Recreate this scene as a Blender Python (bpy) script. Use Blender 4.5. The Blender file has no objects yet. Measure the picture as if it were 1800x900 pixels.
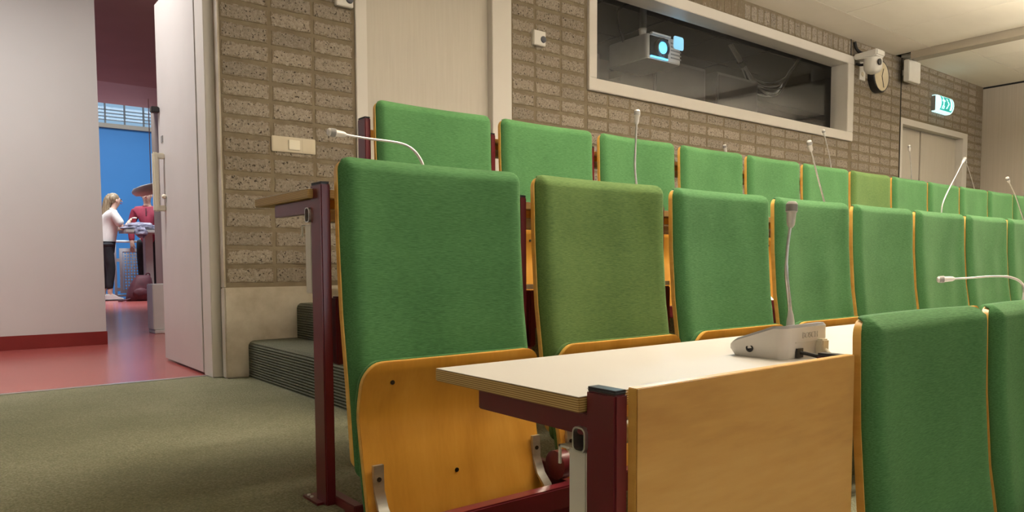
import bpy, bmesh, math, random
from mathutils import Vector, Matrix, noise
random.seed(7)
S = bpy.context.scene
COL = S.collection

# ------------------------------------------------------------------ camera
F_PX, CY, YAW, PITCH, ROLL = 1295.9, 542.94, math.radians(51.948), math.radians(-3.440), math.radians(-0.257)
cam_d = bpy.data.cameras.new('camera'); cam = bpy.data.objects.new('camera', cam_d); COL.objects.link(cam)
cam_d.sensor_width = 36; cam_d.sensor_fit = 'HORIZONTAL'; cam_d.lens = F_PX/1800*36
cam_d.shift_y = (CY-450)/1800; cam_d.clip_start = .02; cam_d.clip_end = 100
fw = Vector((math.cos(YAW)*math.cos(PITCH), math.sin(YAW)*math.cos(PITCH), math.sin(PITCH)))
rt = Vector((math.sin(YAW), -math.cos(YAW), 0)); up = rt.cross(fw)
r2 = rt*math.cos(ROLL)+up*math.sin(ROLL); u2 = -rt*math.sin(ROLL)+up*math.cos(ROLL)
cam.matrix_world = Matrix(((r2.x, u2.x, -fw.x, 0), (r2.y, u2.y, -fw.y, 0), (r2.z, u2.z, -fw.z, 0), (0, 0, 0, 1)))
S.camera = cam
# ------------------------------------------------------------------ world, exposure
S.view_settings.view_transform = 'Standard'; S.view_settings.look = 'None'
S.view_settings.gamma = 1; S.view_settings.use_curve_mapping = False
S.view_settings.exposure = -0.12
world = bpy.data.worlds.new('World'); S.world = world; world.use_nodes = True
world.node_tree.nodes['Background'].inputs[0].default_value = (.42, .68, .95, 1)
world.node_tree.nodes['Background'].inputs[1].default_value = .75

def area(name, loc, sx, sy, power, color=(1, .90, .74), rot=(0, 0, 0), spread=180):
    l = bpy.data.lights.new(name, 'AREA'); l.shape = 'RECTANGLE'; l.size = sx; l.size_y = sy
    l.energy = power; l.color = color; l.spread = math.radians(spread)
    o = bpy.data.objects.new(name, l); COL.objects.link(o); o.location = loc; o.rotation_euler = rot
    return o
# pendant luminaires of the lecture hall, then the added front fill line: (x, y, power down, power up)
ZL = 1.66
HALL_LIGHTS = [(2.3, 1.28, 32, 104), (4.6, 1.28, 32, 104), (6.9, 1.28, 32, 104), (9.2, 1.28, 32, 104),
               (1.2, -2.6, 9, 48), (4.2, -2.6, 9, 48), (7.2, -2.6, 9, 48)]  # unseen front line, added to lift the ambient light
for x, y, p, pu in HALL_LIGHTS:
    area('ceiling_light_lamp', (x, y, ZL-.034), 1.5, .16, p)
    area('ceiling_light_uplamp', (x, y, ZL+.034), 1.5, .16, pu, rot=(math.pi, 0, 0))
CORRIDOR_LIGHTS = [(.1, 4.62, 2.2, 1.6, .10, 54), (1.9, 6.2, 2.2, .6, .6, 16)]
for x, y, z, sx, sy, p in CORRIDOR_LIGHTS:
    area('corridor_light_lamp', (x, y, z-.03), sx, sy, p, (1, .965, .93))
ATRIUM_FILLS = [(2.2, 12.5, 4.2, 2.5, 1.2, 430), (3.0, 17.0, 4.2, 4, 2, 230)]  # unseen area lights added to brighten the atrium and its railing
for x, y, z, sx, sy, p in ATRIUM_FILLS:
    area('atrium_fill', (x, y, z), sx, sy, p, (.9, .96, 1))

# ------------------------------------------------------------------ materials
MATS = {}
def nmat(name):
    m = bpy.data.materials.new(name); m.use_nodes = True; MATS[name] = m
    nt = m.node_tree; return m, nt, nt.nodes['Principled BSDF']
def N(nt, t, **kw):
    n = nt.nodes.new(t)
    for k, v in kw.items():
        if k.startswith('i_'):
            key = k[2:]; key = int(key) if key.isdigit() else key.replace('_', ' ')
            n.inputs[key].default_value = v
        else: setattr(n, k, v)
    return n
def c4(c): return (c[0], c[1], c[2], 1)
def coords(nt, scale=(1, 1, 1), rand=False, kind='Object'):
    tc = N(nt, 'ShaderNodeTexCoord'); mp = N(nt, 'ShaderNodeMapping'); mp.inputs['Scale'].default_value = scale
    nt.links.new(tc.outputs[kind], mp.inputs[0])
    if rand:
        oi = N(nt, 'ShaderNodeObjectInfo'); mu = N(nt, 'ShaderNodeMath', operation='MULTIPLY'); mu.inputs[1].default_value = 37.0
        nt.links.new(oi.outputs['Random'], mu.inputs[0]); nt.links.new(mu.outputs[0], mp.inputs['Location'])
    return mp.outputs[0]
def ramp(nt, fac, stops):
    r = N(nt, 'ShaderNodeValToRGB'); e = r.color_ramp.elements
    e[0].position, e[0].color = stops[0][0], c4(stops[0][1]); e[1].position, e[1].color = stops[-1][0], c4(stops[-1][1])
    for p, c in stops[1:-1]:
        q = e.new(p); q.color = c4(c)
    nt.links.new(fac, r.inputs[0]); return r.outputs[0]
def bump(nt, bs, h, strength, dist=.002):
    b = N(nt, 'ShaderNodeBump'); b.inputs['Strength'].default_value = strength; b.inputs['Distance'].default_value = dist
    nt.links.new(h, b.inputs['Height']); nt.links.new(b.outputs[0], bs.inputs['Normal'])
def noisy(name, c1, c2, scale=(8, 8, 8), detail=3, rough=.5, bstr=0, bdist=.002, metal=0, rand=False, spec=.5, coat=0, lo=.35, hi=.65):
    m, nt, bs = nmat(name)
    n = N(nt, 'ShaderNodeTexNoise', i_Scale=1.0, i_Detail=detail, i_Roughness=.6)
    nt.links.new(coords(nt, scale, rand), n.inputs['Vector'])
    nt.links.new(ramp(nt, n.outputs['Fac'], [(lo, c1), (hi, c2)]), bs.inputs['Base Color'])
    bs.inputs['Roughness'].default_value = rough; bs.inputs['Metallic'].default_value = metal
    bs.inputs['Specular IOR Level'].default_value = spec; bs.inputs['Coat Weight'].default_value = coat
    if bstr: bump(nt, bs, n.outputs['Fac'], bstr, bdist)
    return m
def emis(name, c, s):
    m, nt, bs = nmat(name); bs.inputs['Base Color'].default_value = c4(c)
    bs.inputs['Emission Color'].default_value = c4(c); bs.inputs['Emission Strength'].default_value = s; return m

def fabric(name, c1, c2):
    m, nt, bs = nmat(name)
    v = coords(nt, (55, 260, 700), True); n = N(nt, 'ShaderNodeTexNoise', i_Scale=1.0, i_Detail=2.0)
    nt.links.new(v, n.inputs['Vector'])
    v2 = coords(nt, (5, 5, 3), True); n2 = N(nt, 'ShaderNodeTexNoise', i_Scale=1.0, i_Detail=2.0); nt.links.new(v2, n2.inputs['Vector'])
    ad = N(nt, 'ShaderNodeMath', operation='MULTIPLY_ADD'); ad.inputs[1].default_value = .45
    nt.links.new(n2.outputs['Fac'], ad.inputs[0]); nt.links.new(n.outputs['Fac'], ad.inputs[2])
    nt.links.new(ramp(nt, ad.outputs[0], [(.5, c1), (.95, c2)]), bs.inputs['Base Color'])
    bs.inputs['Roughness'].default_value = .92; bs.inputs['Specular IOR Level'].default_value = .2
    bs.inputs['Sheen Weight'].default_value = .12; bs.inputs['Sheen Tint'].default_value = (.6, .9, .5, 1); bs.inputs['Sheen Roughness'].default_value = .5
    bump(nt, bs, n.outputs['Fac'], .5, .0012); return m
fabric('green_fabric', (.041, .128, .043), (.079, .210, .078))
fabric('olive_fabric', (.064, .121, .034), (.123, .200, .059))
def wood(name, c1, c2, c3, scale, rough=.32, coat=.25):
    m, nt, bs = nmat(name)
    n = N(nt, 'ShaderNodeTexNoise', i_Scale=1.0, i_Detail=5.0, i_Distortion=.7); nt.links.new(coords(nt, scale, True), n.inputs['Vector'])
    n2 = N(nt, 'ShaderNodeTexNoise', i_Scale=1.0, i_Detail=3.0); nt.links.new(coords(nt, tuple(s*14 for s in scale), True), n2.inputs['Vector'])
    ad = N(nt, 'ShaderNodeMath', operation='MULTIPLY_ADD'); ad.inputs[1].default_value = .22
    nt.links.new(n2.outputs['Fac'], ad.inputs[0]); nt.links.new(n.outputs['Fac'], ad.inputs[2])
    nt.links.new(ramp(nt, ad.outputs[0], [(.4, c1), (.6, c2), (.8, c3)]), bs.inputs['Base Color'])
    bs.inputs['Roughness'].default_value = rough; bs.inputs['Coat Weight'].default_value = coat; bs.inputs['Coat Roughness'].default_value = .25
    return m
wood('pan_wood', (.52, .235, .03), (.60, .285, .04), (.66, .33, .055), (9, 9, .9))
wood('panel_wood', (.40, .185, .04), (.55, .295, .078), (.63, .37, .115), (1.0, 4, 5.5), .4)
wood('edge_wood', (.70, .39, .085), (.77, .45, .105), (.82, .50, .13), (3, 3, 30), .4)
def ply_edge():
    m, nt, bs = nmat('ply_edge')
    w = N(nt, 'ShaderNodeTexWave', i_Scale=1.0, i_Distortion=.6, i_Detail=2.0); w.bands_direction = 'Z'
    nt.links.new(coords(nt, (2, 2, 95)), w.inputs['Vector'])
    nt.links.new(ramp(nt, w.outputs['Fac'], [(.2, (.27, .15, .04)), (.6, (.52, .34, .11)), (.9, (.64, .46, .20))]), bs.inputs['Base Color'])
    bs.inputs['Roughness'].default_value = .5
ply_edge()
noisy('laminate', (.615, .59, .565), (.64, .615, .59), (3, 3, 3), 2, .62)
noisy('red_paint', (.115, .012, .017), (.135, .015, .02), (6, 6, 6), 2, .28, spec=.5)
noisy('black_plastic', (.012, .012, .014), (.02, .02, .022), (20, 20, 20), 2, .4)
noisy('dark_rubber', (.006, .006, .007), (.012, .012, .012), (20, 20, 20), 2, .7)
noisy('aluminium', (.55, .54, .52), (.68, .67, .66), (8, 8, 60), 2, .32, metal=.9)
noisy('silver_plastic', (.62, .60, .58), (.66, .64, .62), (12, 12, 12), 2, .35, metal=.25)
noisy('unit_shell', (.66, .635, .61), (.69, .665, .64), (12, 12, 12), 2, .4)
noisy('unit_top', (.16, .15, .15), (.20, .19, .19), (12, 12, 12), 2, .45)
noisy('emboss_grey', (.54, .52, .50), (.56, .54, .52), (12, 12, 12), 2, .5)
noisy('white_plastic', (.66, .635, .59), (.70, .675, .63), (6, 6, 6), 2, .45)
noisy('cream_plastic', (.56, .49, .36), (.60, .53, .40), (6, 6, 6), 2, .4)
noisy('ivory_plastic', (.74, .69, .56), (.78, .73, .60), (6, 6, 6), 2, .35)
noisy('white_paint', (.60, .565, .52), (.63, .595, .55), (2, 2, 2), 3, .5)
noisy('door_paint', (.58, .55, .53), (.61, .58, .56), (2, 2, 2), 3, .45)
noisy('grey_door_paint', (.47, .43, .37), (.50, .46, .40), (60, 60, 3), 3, .5)
noisy('wall_plaster', (.66, .64, .61), (.69, .67, .64), (1.5, 1.5, 1.5), 3, .6, .15, .001)
noisy('ceiling_panel', (.79, .73, .63), (.84, .78, .68), (1, 3, 1), 3, .65)
noisy('soffit', (.76, .69, .60), (.79, .72, .63), (2, 2, 2), 3, .6)
noisy('beam_paint', (.36, .31, .24), (.39, .34, .27), (2, 2, 2), 3, .6)
noisy('concrete', (.40, .345, .27), (.56, .51, .43), (5, 5, 5), 6, .85, .4, .004)
noisy('end_panel', (.44, .39, .33), (.47, .42, .36), (3, 60, 1), 3, .6)
noisy('dark_void', (.01, .01, .01), (.02, .02, .018), (3, 3, 3), 2, .9)
noisy('corridor_ceiling', (.50, .40, .37), (.56, .45, .42), (1, 1, 1), 3, .7)
noisy('brown_wall', (.20, .15, .12), (.24, .18, .14), (2, 2, 2), 3, .7)
noisy('blue_wall', (.035, .19, .46), (.04, .21, .50), (.6, .6, .6), 3, .6)
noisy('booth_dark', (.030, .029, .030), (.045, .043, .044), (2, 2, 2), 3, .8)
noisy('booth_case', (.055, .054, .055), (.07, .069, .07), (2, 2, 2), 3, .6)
noisy('clock_face', (.55, .47, .32), (.62, .54, .38), (8, 8, 8), 2, .5)
noisy('lens_glass', (.006, .01, .015), (.01, .014, .02), (8, 8, 8), 1, .08)
noisy('grey_paint', (.22, .215, .21), (.26, .255, .25), (8, 8, 8), 2, .5)
noisy('dot_grey', (.06, .065, .085), (.07, .075, .095), (8, 8, 8), 2, .4)
noisy('red_skirting', (.22, .018, .015), (.26, .022, .018), (3, 3, 3), 2, .5)
noisy('paper', (.6, .6, .58), (.66, .66, .64), (8, 8, 8), 2, .7)
noisy('screw_dark', (.03, .022, .015), (.05, .038, .025), (80, 80, 80), 2, .4, metal=.6)
# red linoleum
m, nt, bs = nmat('red_lino')
n = N(nt, 'ShaderNodeTexNoise', i_Scale=3.0, i_Detail=5.0); nt.links.new(coords(nt), n.inputs['Vector'])
nt.links.new(ramp(nt, n.outputs['Fac'], [(.35, (.40, .095, .085)), (.65, (.45, .115, .10))]), bs.inputs['Base Color'])
bs.inputs['Roughness'].default_value = .2; bs.inputs['Specular IOR Level'].default_value = .5
# carpet
def carpet(name, ribs=False):
    m, nt, bs = nmat(name)
    n = N(nt, 'ShaderNodeTexNoise', i_Scale=1.0, i_Detail=2.0); nt.links.new(coords(nt, (170, 170, 170)), n.inputs['Vector'])
    n2 = N(nt, 'ShaderNodeTexNoise', i_Scale=1.0, i_Detail=4.0); nt.links.new(coords(nt, (1.6, 1.6, 1.6)), n2.inputs['Vector'])
    vo = N(nt, 'ShaderNodeTexVoronoi', i_Scale=1.0); nt.links.new(coords(nt, (130, 130, 130)), vo.inputs['Vector'])
    ad = N(nt, 'ShaderNodeMath', operation='MULTIPLY_ADD'); ad.inputs[1].default_value = .7
    nt.links.new(n2.outputs['Fac'], ad.inputs[0]); nt.links.new(n.outputs['Fac'], ad.inputs[2])
    if ribs: st = [(.45, (.075, .08, .058)), (1.1, (.16, .165, .125))]
    else: st = [(.5, (.135, .135, .085)), (.85, (.205, .205, .13)), (1.1, (.26, .255, .175))]
    nt.links.new(ramp(nt, ad.outputs[0], [(min(p, 1), c) for p, c in st]), bs.inputs['Base Color'])
    bs.inputs['Roughness'].default_value = 1; bs.inputs['Specular IOR Level'].default_value = .05
    if ribs:
        w = N(nt, 'ShaderNodeTexWave', i_Scale=1.0, i_Distortion=.5, i_Detail=1.0); w.bands_direction = 'Z'
        nt.links.new(coords(nt, (3, 3, 24)), w.inputs['Vector']); bump(nt, bs, w.outputs['Fac'], 1.0, .008)
    else: bump(nt, bs, vo.outputs['Distance'], .7, .006)
carpet('carpet'); carpet('carpet_ribbed', True)
# brick and mortar
def brickm():
    m, nt, bs = nmat('brick'); L = nt.links.new
    v = coords(nt, (1, 1, 1), True)
    n = N(nt, 'ShaderNodeTexNoise', i_Scale=70.0, i_Detail=6.0, i_Roughness=.75); L(v, n.inputs['Vector'])
    n3 = N(nt, 'ShaderNodeTexNoise', i_Scale=95.0, i_Detail=3.0); L(v, n3.inputs['Vector'])
    oi = N(nt, 'ShaderNodeObjectInfo')
    col = ramp(nt, n.outputs['Fac'], [(.28, (.15, .122, .092)), (.42, (.245, .21, .168)), (.58, (.315, .275, .228)), (.74, (.40, .355, .30))])
    pit = ramp(nt, n3.outputs['Fac'], [(.33, (.16, .145, .13)), (.41, (1, 1, 1))])
    mx = N(nt, 'ShaderNodeMix', data_type='RGBA', blend_type='MULTIPLY'); mx.inputs['Factor'].default_value = 1
    L(col, mx.inputs['A']); L(pit, mx.inputs['B'])
    mr = N(nt, 'ShaderNodeMapRange'); mr.inputs['To Min'].default_value = .84; mr.inputs['To Max'].default_value = 1.1
    L(oi.outputs['Random'], mr.inputs[0])
    mx2 = N(nt, 'ShaderNodeMix', data_type='RGBA', blend_type='MULTIPLY'); mx2.inputs['Factor'].default_value = 1
    L(mx.outputs['Result'], mx2.inputs['A']); L(mr.outputs[0], mx2.inputs['B'])
    # mortar slurry wiped over the ragged border of each brick
    tc = N(nt, 'ShaderNodeTexCoord'); sp = N(nt, 'ShaderNodeSeparateXYZ'); L(tc.outputs['Generated'], sp.inputs[0])
    def M(op, a, b=None):
        q = N(nt, 'ShaderNodeMath', operation=op)
        for i, w_ in enumerate((a, b)):
            if w_ is None: continue
            if isinstance(w_, (int, float)): q.inputs[i].default_value = w_
            else: L(w_, q.inputs[i])
        return q.outputs[0]
    dx = M('MULTIPLY', M('MINIMUM', sp.outputs[0], M('SUBTRACT', 1.0, sp.outputs[0])), .215)
    dz = M('MULTIPLY', M('MINIMUM', sp.outputs[2], M('SUBTRACT', 1.0, sp.outputs[2])), .08)
    n4 = N(nt, 'ShaderNodeTexNoise', i_Scale=38.0, i_Detail=5.0, i_Roughness=.7); L(v, n4.inputs['Vector'])
    e = M('ADD', M('MINIMUM', dx, dz), M('MULTIPLY', M('SUBTRACT', n4.outputs['Fac'], .5), .055))
    fac = N(nt, 'ShaderNodeMapRange'); fac.inputs['From Min'].default_value = .006; fac.inputs['From Max'].default_value = .012; L(e, fac.inputs[0])
    mx3 = N(nt, 'ShaderNodeMix', data_type='RGBA'); L(fac.outputs[0], mx3.inputs['Factor'])
    mx3.inputs['A'].default_value = (.19, .15, .105, 1); L(mx2.outputs['Result'], mx3.inputs['B'])
    L(mx3.outputs['Result'], bs.inputs['Base Color'])
    bs.inputs['Roughness'].default_value = .95; bs.inputs['Specular IOR Level'].default_value = .15
    bump(nt, bs, n.outputs['Fac'], .9, .005)
brickm()
noisy('mortar', (.17, .135, .092), (.215, .175, .122), (12, 12, 12), 5, .95, .5, .003, spec=.1)
# window pane: clear with fresnel mirror
def pane(name):
    m = bpy.data.materials.new(name); m.use_nodes = True; MATS[name] = m; nt = m.node_tree; nt.nodes.clear()
    o = N(nt, 'ShaderNodeOutputMaterial'); t = N(nt, 'ShaderNodeBsdfTransparent'); g = N(nt, 'ShaderNodeBsdfGlossy'); g.inputs['Roughness'].default_value = .02
    lw = N(nt, 'ShaderNodeLayerWeight'); pw = N(nt, 'ShaderNodeMath', operation='POWER'); pw.inputs[1].default_value = 5
    ma = N(nt, 'ShaderNodeMath', operation='MULTIPLY_ADD'); ma.inputs[1].default_value = .5; ma.inputs[2].default_value = .02
    nt.links.new(lw.outputs['Facing'], pw.inputs[0]); nt.links.new(pw.outputs[0], ma.inputs[0])
    mx = N(nt, 'ShaderNodeMixShader'); nt.links.new(ma.outputs[0], mx.inputs[0]); nt.links.new(t.outputs[0], mx.inputs[1]); nt.links.new(g.outputs[0], mx.inputs[2])
    nt.links.new(mx.outputs[0], o.inputs[0])
pane('glass')
def translucent(name, c):
    m = bpy.data.materials.new(name); m.use_nodes = True; MATS[name] = m; nt = m.node_tree; nt.nodes.clear()
    o = N(nt, 'ShaderNodeOutputMaterial'); t = N(nt, 'ShaderNodeBsdfTranslucent'); t.inputs[0].default_value = c4(c); nt.links.new(t.outputs[0], o.inputs[0])
translucent('frosted', (.8, .9, .95))
emis('screen_light', (.90, .92, 1.0), 3.5)
emis('lamp_face', (1, .93, .82), 3)
emis('exit_green', (.02, .36, .32), .9); emis('exit_white', (.62, .97, 1.0), 1.25)
emis('lens_light', (.10, .55, 1.0), 2.4)
# people
noisy('skin', (.55, .33, .25), (.60, .37, .28), (30, 30, 30), 2, .55)
noisy('blond_hair', (.13, .08, .04), (.34, .25, .15), (60, 60, 8), 3, .5)
noisy('dark_hair', (.03, .02, .015), (.06, .04, .03), (60, 60, 8), 3, .5)
noisy('cream_shirt', (.62, .57, .52), (.70, .65, .60), (12, 12, 6), 3, .8, .3, .01)
noisy('maroon_shirt', (.20, .015, .035), (.27, .02, .045), (12, 12, 6), 3, .8, .3, .01)
noisy('black_cloth', (.010, .010, .012), (.02, .02, .024), (12, 12, 6), 3, .85)
noisy('maroon_bag', (.055, .009, .016), (.09, .016, .024), (9, 9, 9), 3, .7, .3, .01)
noisy('lilac_cloth', (.05, .045, .08), (.42, .39, .48), (6, 6, 22), 4, .85, .4, .02)
noisy('shoe_white', (.6, .58, .55), (.7, .68, .65), (12, 12, 12), 2, .6)
noisy('table_grey', (.34, .31, .28), (.38, .35, .32), (4, 4, 4), 3, .5)
noisy('rail_white', (.62, .64, .68), (.68, .70, .74), (4, 4, 4), 2, .5)
noisy('cup_red', (.30, .02, .03), (.34, .025, .035), (9, 9, 9), 2, .4)

# ------------------------------------------------------------------ mesh helpers
class MB:
    def __init__(s): s.v = []; s.f = []
    def add(s, vs, fs):
        o = len(s.v); s.v += [tuple(v) for v in vs]; s.f += [tuple(i+o for i in f) for f in fs]; return s
    def box(s, x0, x1, y0, y1, z0, z1):
        return s.add([(x0,y0,z0),(x1,y0,z0),(x1,y1,z0),(x0,y1,z0),(x0,y0,z1),(x1,y0,z1),(x1,y1,z1),(x0,y1,z1)],
            [(3,2,1,0),(4,5,6,7),(0,1,5,4),(1,2,6,5),(2,3,7,6),(3,0,4,7)])
    def prism(s, pts, axis, a, b):          # polygon extruded along axis
        n = len(pts)
        def P(p, t): return {'x': (t, p[0], p[1]), 'y': (p[0], t, p[1]), 'z': (p[0], p[1], t)}[axis]
        vs = [P(p, a) for p in pts]+[P(p, b) for p in pts]
        return s.add(vs, [tuple(range(n))[::-1], tuple(range(n, 2*n))]+[(i, (i+1) % n, n+(i+1) % n, n+i) for i in range(n)])
    def tube(s, pts, rad, seg=8, cap=True):
        pts = [Vector(p) for p in pts]; n = len(pts); rs = rad if isinstance(rad, (list, tuple)) else [rad]*n
        d0 = (pts[1]-pts[0]).normalized(); ref = Vector((0, 0, 1)) if abs(d0.z) < .9 else Vector((1, 0, 0))
        u = d0.cross(ref).normalized(); vs = []
        for i, p in enumerate(pts):
            d = (pts[min(i+1, n-1)]-pts[max(i-1, 0)]).normalized()
            u = (u-d*u.dot(d)).normalized(); w = d.cross(u)
            vs += [p+(u*math.cos(2*math.pi*k/seg)+w*math.sin(2*math.pi*k/seg))*rs[i] for k in range(seg)]
        fs = [(i*seg+k, i*seg+(k+1) % seg, (i+1)*seg+(k+1) % seg, (i+1)*seg+k) for i in range(n-1) for k in range(seg)]
        if cap: fs += [tuple(range(seg))[::-1], tuple(range((n-1)*seg, n*seg))]
        return s.add(vs, fs)
    def lathe(s, prof, c=(0, 0, 0), axis='z', seg=20):
        vs = []
        for r, h in prof:
            for k in range(seg):
                a = 2*math.pi*k/seg; x, y = r*math.cos(a), r*math.sin(a)
                p = {'z': (x, y, h), 'y': (x, h, -y), 'x': (h, x, y)}[axis]; vs.append((p[0]+c[0], p[1]+c[1], p[2]+c[2]))
        n = len(prof)
        fs = [(i*seg+k, i*seg+(k+1) % seg, (i+1)*seg+(k+1) % seg, (i+1)*seg+k) for i in range(n-1) for k in range(seg)]
        fs += [tuple(range(seg))[::-1], tuple(range((n-1)*seg, n*seg))]
        return s.add(vs, fs)
    def ball(s, c, r, seg=12, rings=8):
        rx, ry, rz = r if isinstance(r, (tuple, list)) else (r, r, r)
        vs = []; fs = []
        for i in range(rings+1):
            t = math.pi*i/rings
            for k in range(seg):
                a = 2*math.pi*k/seg; st = max(math.sin(t), .02)
                vs.append((c[0]+rx*st*math.cos(a), c[1]+ry*st*math.sin(a), c[2]+rz*math.cos(t)))
        fs = [((i+1)*seg+k, (i+1)*seg+(k+1) % seg, i*seg+(k+1) % seg, i*seg+k) for i in range(rings) for k in range(seg)]
        fs += [tuple(range(seg)), tuple(range(rings*seg, (rings+1)*seg))[::-1]]
        return s.add(vs, fs)
    def xf(s, M): s.v = [tuple(M @ Vector(v)) for v in s.v]; return s
    def mesh(s, name, mat, smooth=None, bevel=0):
        me = bpy.data.meshes.new(name); me.from_pydata(s.v, [], s.f)
        bm = bmesh.new(); bm.from_mesh(me)
        if bevel:
            bmesh.ops.bevel(bm, geom=[e for e in bm.edges if len(e.link_faces) == 2 and e.calc_face_angle(0) > .6], offset=bevel, segments=2, affect='EDGES', clamp_overlap=True)
        bmesh.ops.recalc_face_normals(bm, faces=bm.faces)
        bm.to_mesh(me); bm.free()
        me.materials.append(MATS[mat])
        if smooth is None and bevel: smooth = 40
        if smooth:
            for p in me.polygons: p.use_smooth = True
            if smooth < 180: me.set_sharp_from_angle(angle=math.radians(smooth))
        return me
    def build(s, name, mat, parent=None, smooth=None, bevel=0, loc=None):
        return link(name, s.mesh(name, mat, smooth, bevel), parent, loc)
def link(name, me, parent=None, loc=None):
    o = bpy.data.objects.new(name, me); COL.objects.link(o); o.parent = parent
    if loc is not None: o.location = loc
    return o
def tag(o, label=None, cat=None, group=None, kind=None):
    if label: o['label'] = label
    if cat: o['category'] = cat
    if group: o['group'] = group
    if kind: o['kind'] = kind
    return o
def thing(name, label, cat, loc=(0, 0, 0), group=None, rz=0):
    o = bpy.data.objects.new(name, None); COL.objects.link(o); o.location = loc; o.rotation_euler = (0, 0, rz)
    o.empty_display_size = .05
    return tag(o, label, cat, group)
def struct(name, mb, mat, label=None, **kw):
    o = mb.build(name, mat, **kw); o['kind'] = 'structure'
    if label: o['label'] = label
    return o
def box(*a): return MB().box(*a)
def rrect(w, h, r, n=4, cx=0, cy=0):
    pts = []
    for sx, sy, a0 in ((1, 1, 0), (-1, 1, 90), (-1, -1, 180), (1, -1, 270)):
        for i in range(n+1):
            a = math.radians(a0+90*i/n); pts.append((cx+sx*(w/2-r)+r*math.cos(a), cy+sy*(h/2-r)+r*math.sin(a)))
    return pts

# ------------------------------------------------------------------ key dimensions (metres)
FA, FB, FC = -.58, -.9345, -1.29          # aisle floor, row floor, lowest floor
F3, FH = -.2025, -.39                     # upper tier, half step
W = 3.87                                  # brick wall face
ZC = 2.26                                 # ceiling
XE = 10.8                                 # end wall
YF, XL = -9.0, -1.35                       # front wall, left wall
# ------------------------------------------------------------------ floors
fl = struct('floor', box(XL, XE+1, 1.60, 4.05, FA-.6, FA), 'carpet', 'grey-green carpet floor of the side aisle')
struct('floor_lower', box(XL, XE+1, .64, 1.60, FC-.1, FB), 'carpet', 'lower carpeted seating tier')
struct('floor_bottom', box(XL, XE+1, YF, .64, FC-.1, FC), 'carpet', 'lowest carpeted floor before the front row')
def step(name, x0, x1, y0, y1, z0, z1, r=.03, label=None):
    pts = [(x0, z0)]+[(x0+r-r*math.cos(a), z1-r+r*math.sin(a)) for a in [math.radians(90*i/6) for i in range(7)]]+[(x1, z1), (x1, z0)]
    return struct(name, MB().prism(pts, 'y', y0, y1), 'carpet_ribbed', label, smooth=50)
step('step_lower', 1.275, 1.62, 2.54, W, FA, FH, label='first carpeted step with ribbed rounded riser beside the concrete plinth')
step('step_upper', 1.54, 1.62, 2.54, W, FH, F3, label='second carpeted step with ribbed rounded riser')
struct('floor_upper', box(1.60, XE+1, 2.541, W, FA, F3-.001), 'carpet', 'raised carpeted tier of the back row')
# ------------------------------------------------------------------ brick wall
wall = MB()
T = W+.2
for a in ((XL, -.6, FC, ZC), (-.6, 1.172, 1.64, ZC), (1.172, 1.914, FA, ZC), (1.914, 3.024, 1.87, ZC), (3.024, 3.718, F3-.3, ZC), (3.718, 7.44, F3-.3, 1.24),
          (3.718, 7.44, 2.09, ZC), (7.44, 8.508, F3-.3, ZC), (8.508, 10.33, 1.615, ZC), (10.33, XE, F3-.3, ZC)):
    wall.box(a[0], a[1], W, T, a[2], a[3])
wall_back = struct('wall_back', wall, 'mortar', 'grey-brown stack-bonded brick wall with wide smeared mortar joints')
# bricks
def brick_mesh(w, h, seed):
    rnd = random.Random(seed); d = .0055; e = .004
    xs = [-w/2, -w/6, w/6, w/2]; front = []; back = []
    def j(s): return rnd.uniform(-s, s)
    ring = [(x, -h/2) for x in xs]+[(w/2, 0)]+[(x, h/2) for x in reversed(xs)]+[(-w/2, 0)]
    n = len(ring); vs = []
    for x, z in ring: vs.append((x+j(.002), 0, z+j(.002)))
    for x, z in ring:
        vs.append((x*(1-2*e/w)+j(.003), -d+j(.0015), z*(1-2*e/h)+j(.0035)))
    vs += [(-w/6+j(.01), -d+j(.002), 0), (w/6+j(.01), -d+j(.002), 0)]
    fs = [(i, (i+1) % n, n+(i+1) % n, n+i) for i in range(n)]
    a, b = 2*n, 2*n+1
    # ring indices: 0..3 bottom l->r, 4 right, 5..8 top r->l, 9 left
    q = lambda i: n+i
    fs += [(q(0), q(1), a, q(9)), (q(9), a, q(7), q(8)), (q(1), q(2), b, a), (a, b, q(6), q(7)), (q(2), q(3), q(4), b), (b, q(4), q(5), q(6))]
    m = MB().add(vs, fs); return m
BP, BH = .231, .080
COURSE = .0955
slots = []                                   # (cx, cz, w, h)
def courses(x0, x1, z0, z1, joints):
    for i in range(math.floor((z0-1.24)/COURSE), math.ceil((z1-1.24)/COURSE)+1):
        c = 1.24+(i+.5)*COURSE
        a_, b_ = max(c-BH/2, z0+.006), min(c+BH/2, z1-.006)
        if b_-a_ < .03: continue
        for a, b in zip(joints[:-1], joints[1:]):
            a2, b2 = max(a, x0), min(b, x1)
            if b2-a2 > .06: slots.append(((a2+b2)/2, (a_+b_)/2, b2-a2-.012, b_-a_))
Lj = [1.166, 1.428, 1.664, 1.908]
courses(1.172, 1.906, -.11, ZC, Lj)
Rj = [3.024+.0]+[3.233+.231*i for i in range(34)]
courses(3.03, 3.712, F3, ZC, Rj); courses(3.712, 7.446, F3, 1.24, Rj)
R2 = [7.446, 7.6, 7.83, 8.06, 8.29, 8.502]; courses(7.446, 8.502, F3, ZC, R2)
R3 = [8.514+.2285*i for i in range(11)]
courses(8.514, 10.33, 1.63, ZC, R3); courses(10.336, XE, F3, ZC, R3)
courses(1.92, 3.02, 1.88, ZC, [1.92+.22*i for i in range(6)])
for i in range(38): slots.append((3.72+.049+.098*i, 2.172, .082, .145))     # soldier course over the window
slots = [s for s in slots if s[0]+s[2]/2 < XE]
def vis(s): return (s[0] < 1.95 or s[1] > .93) and s[0]/W*1.0 > 0 and (s[1] < .36*W+.14*s[0])
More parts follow.
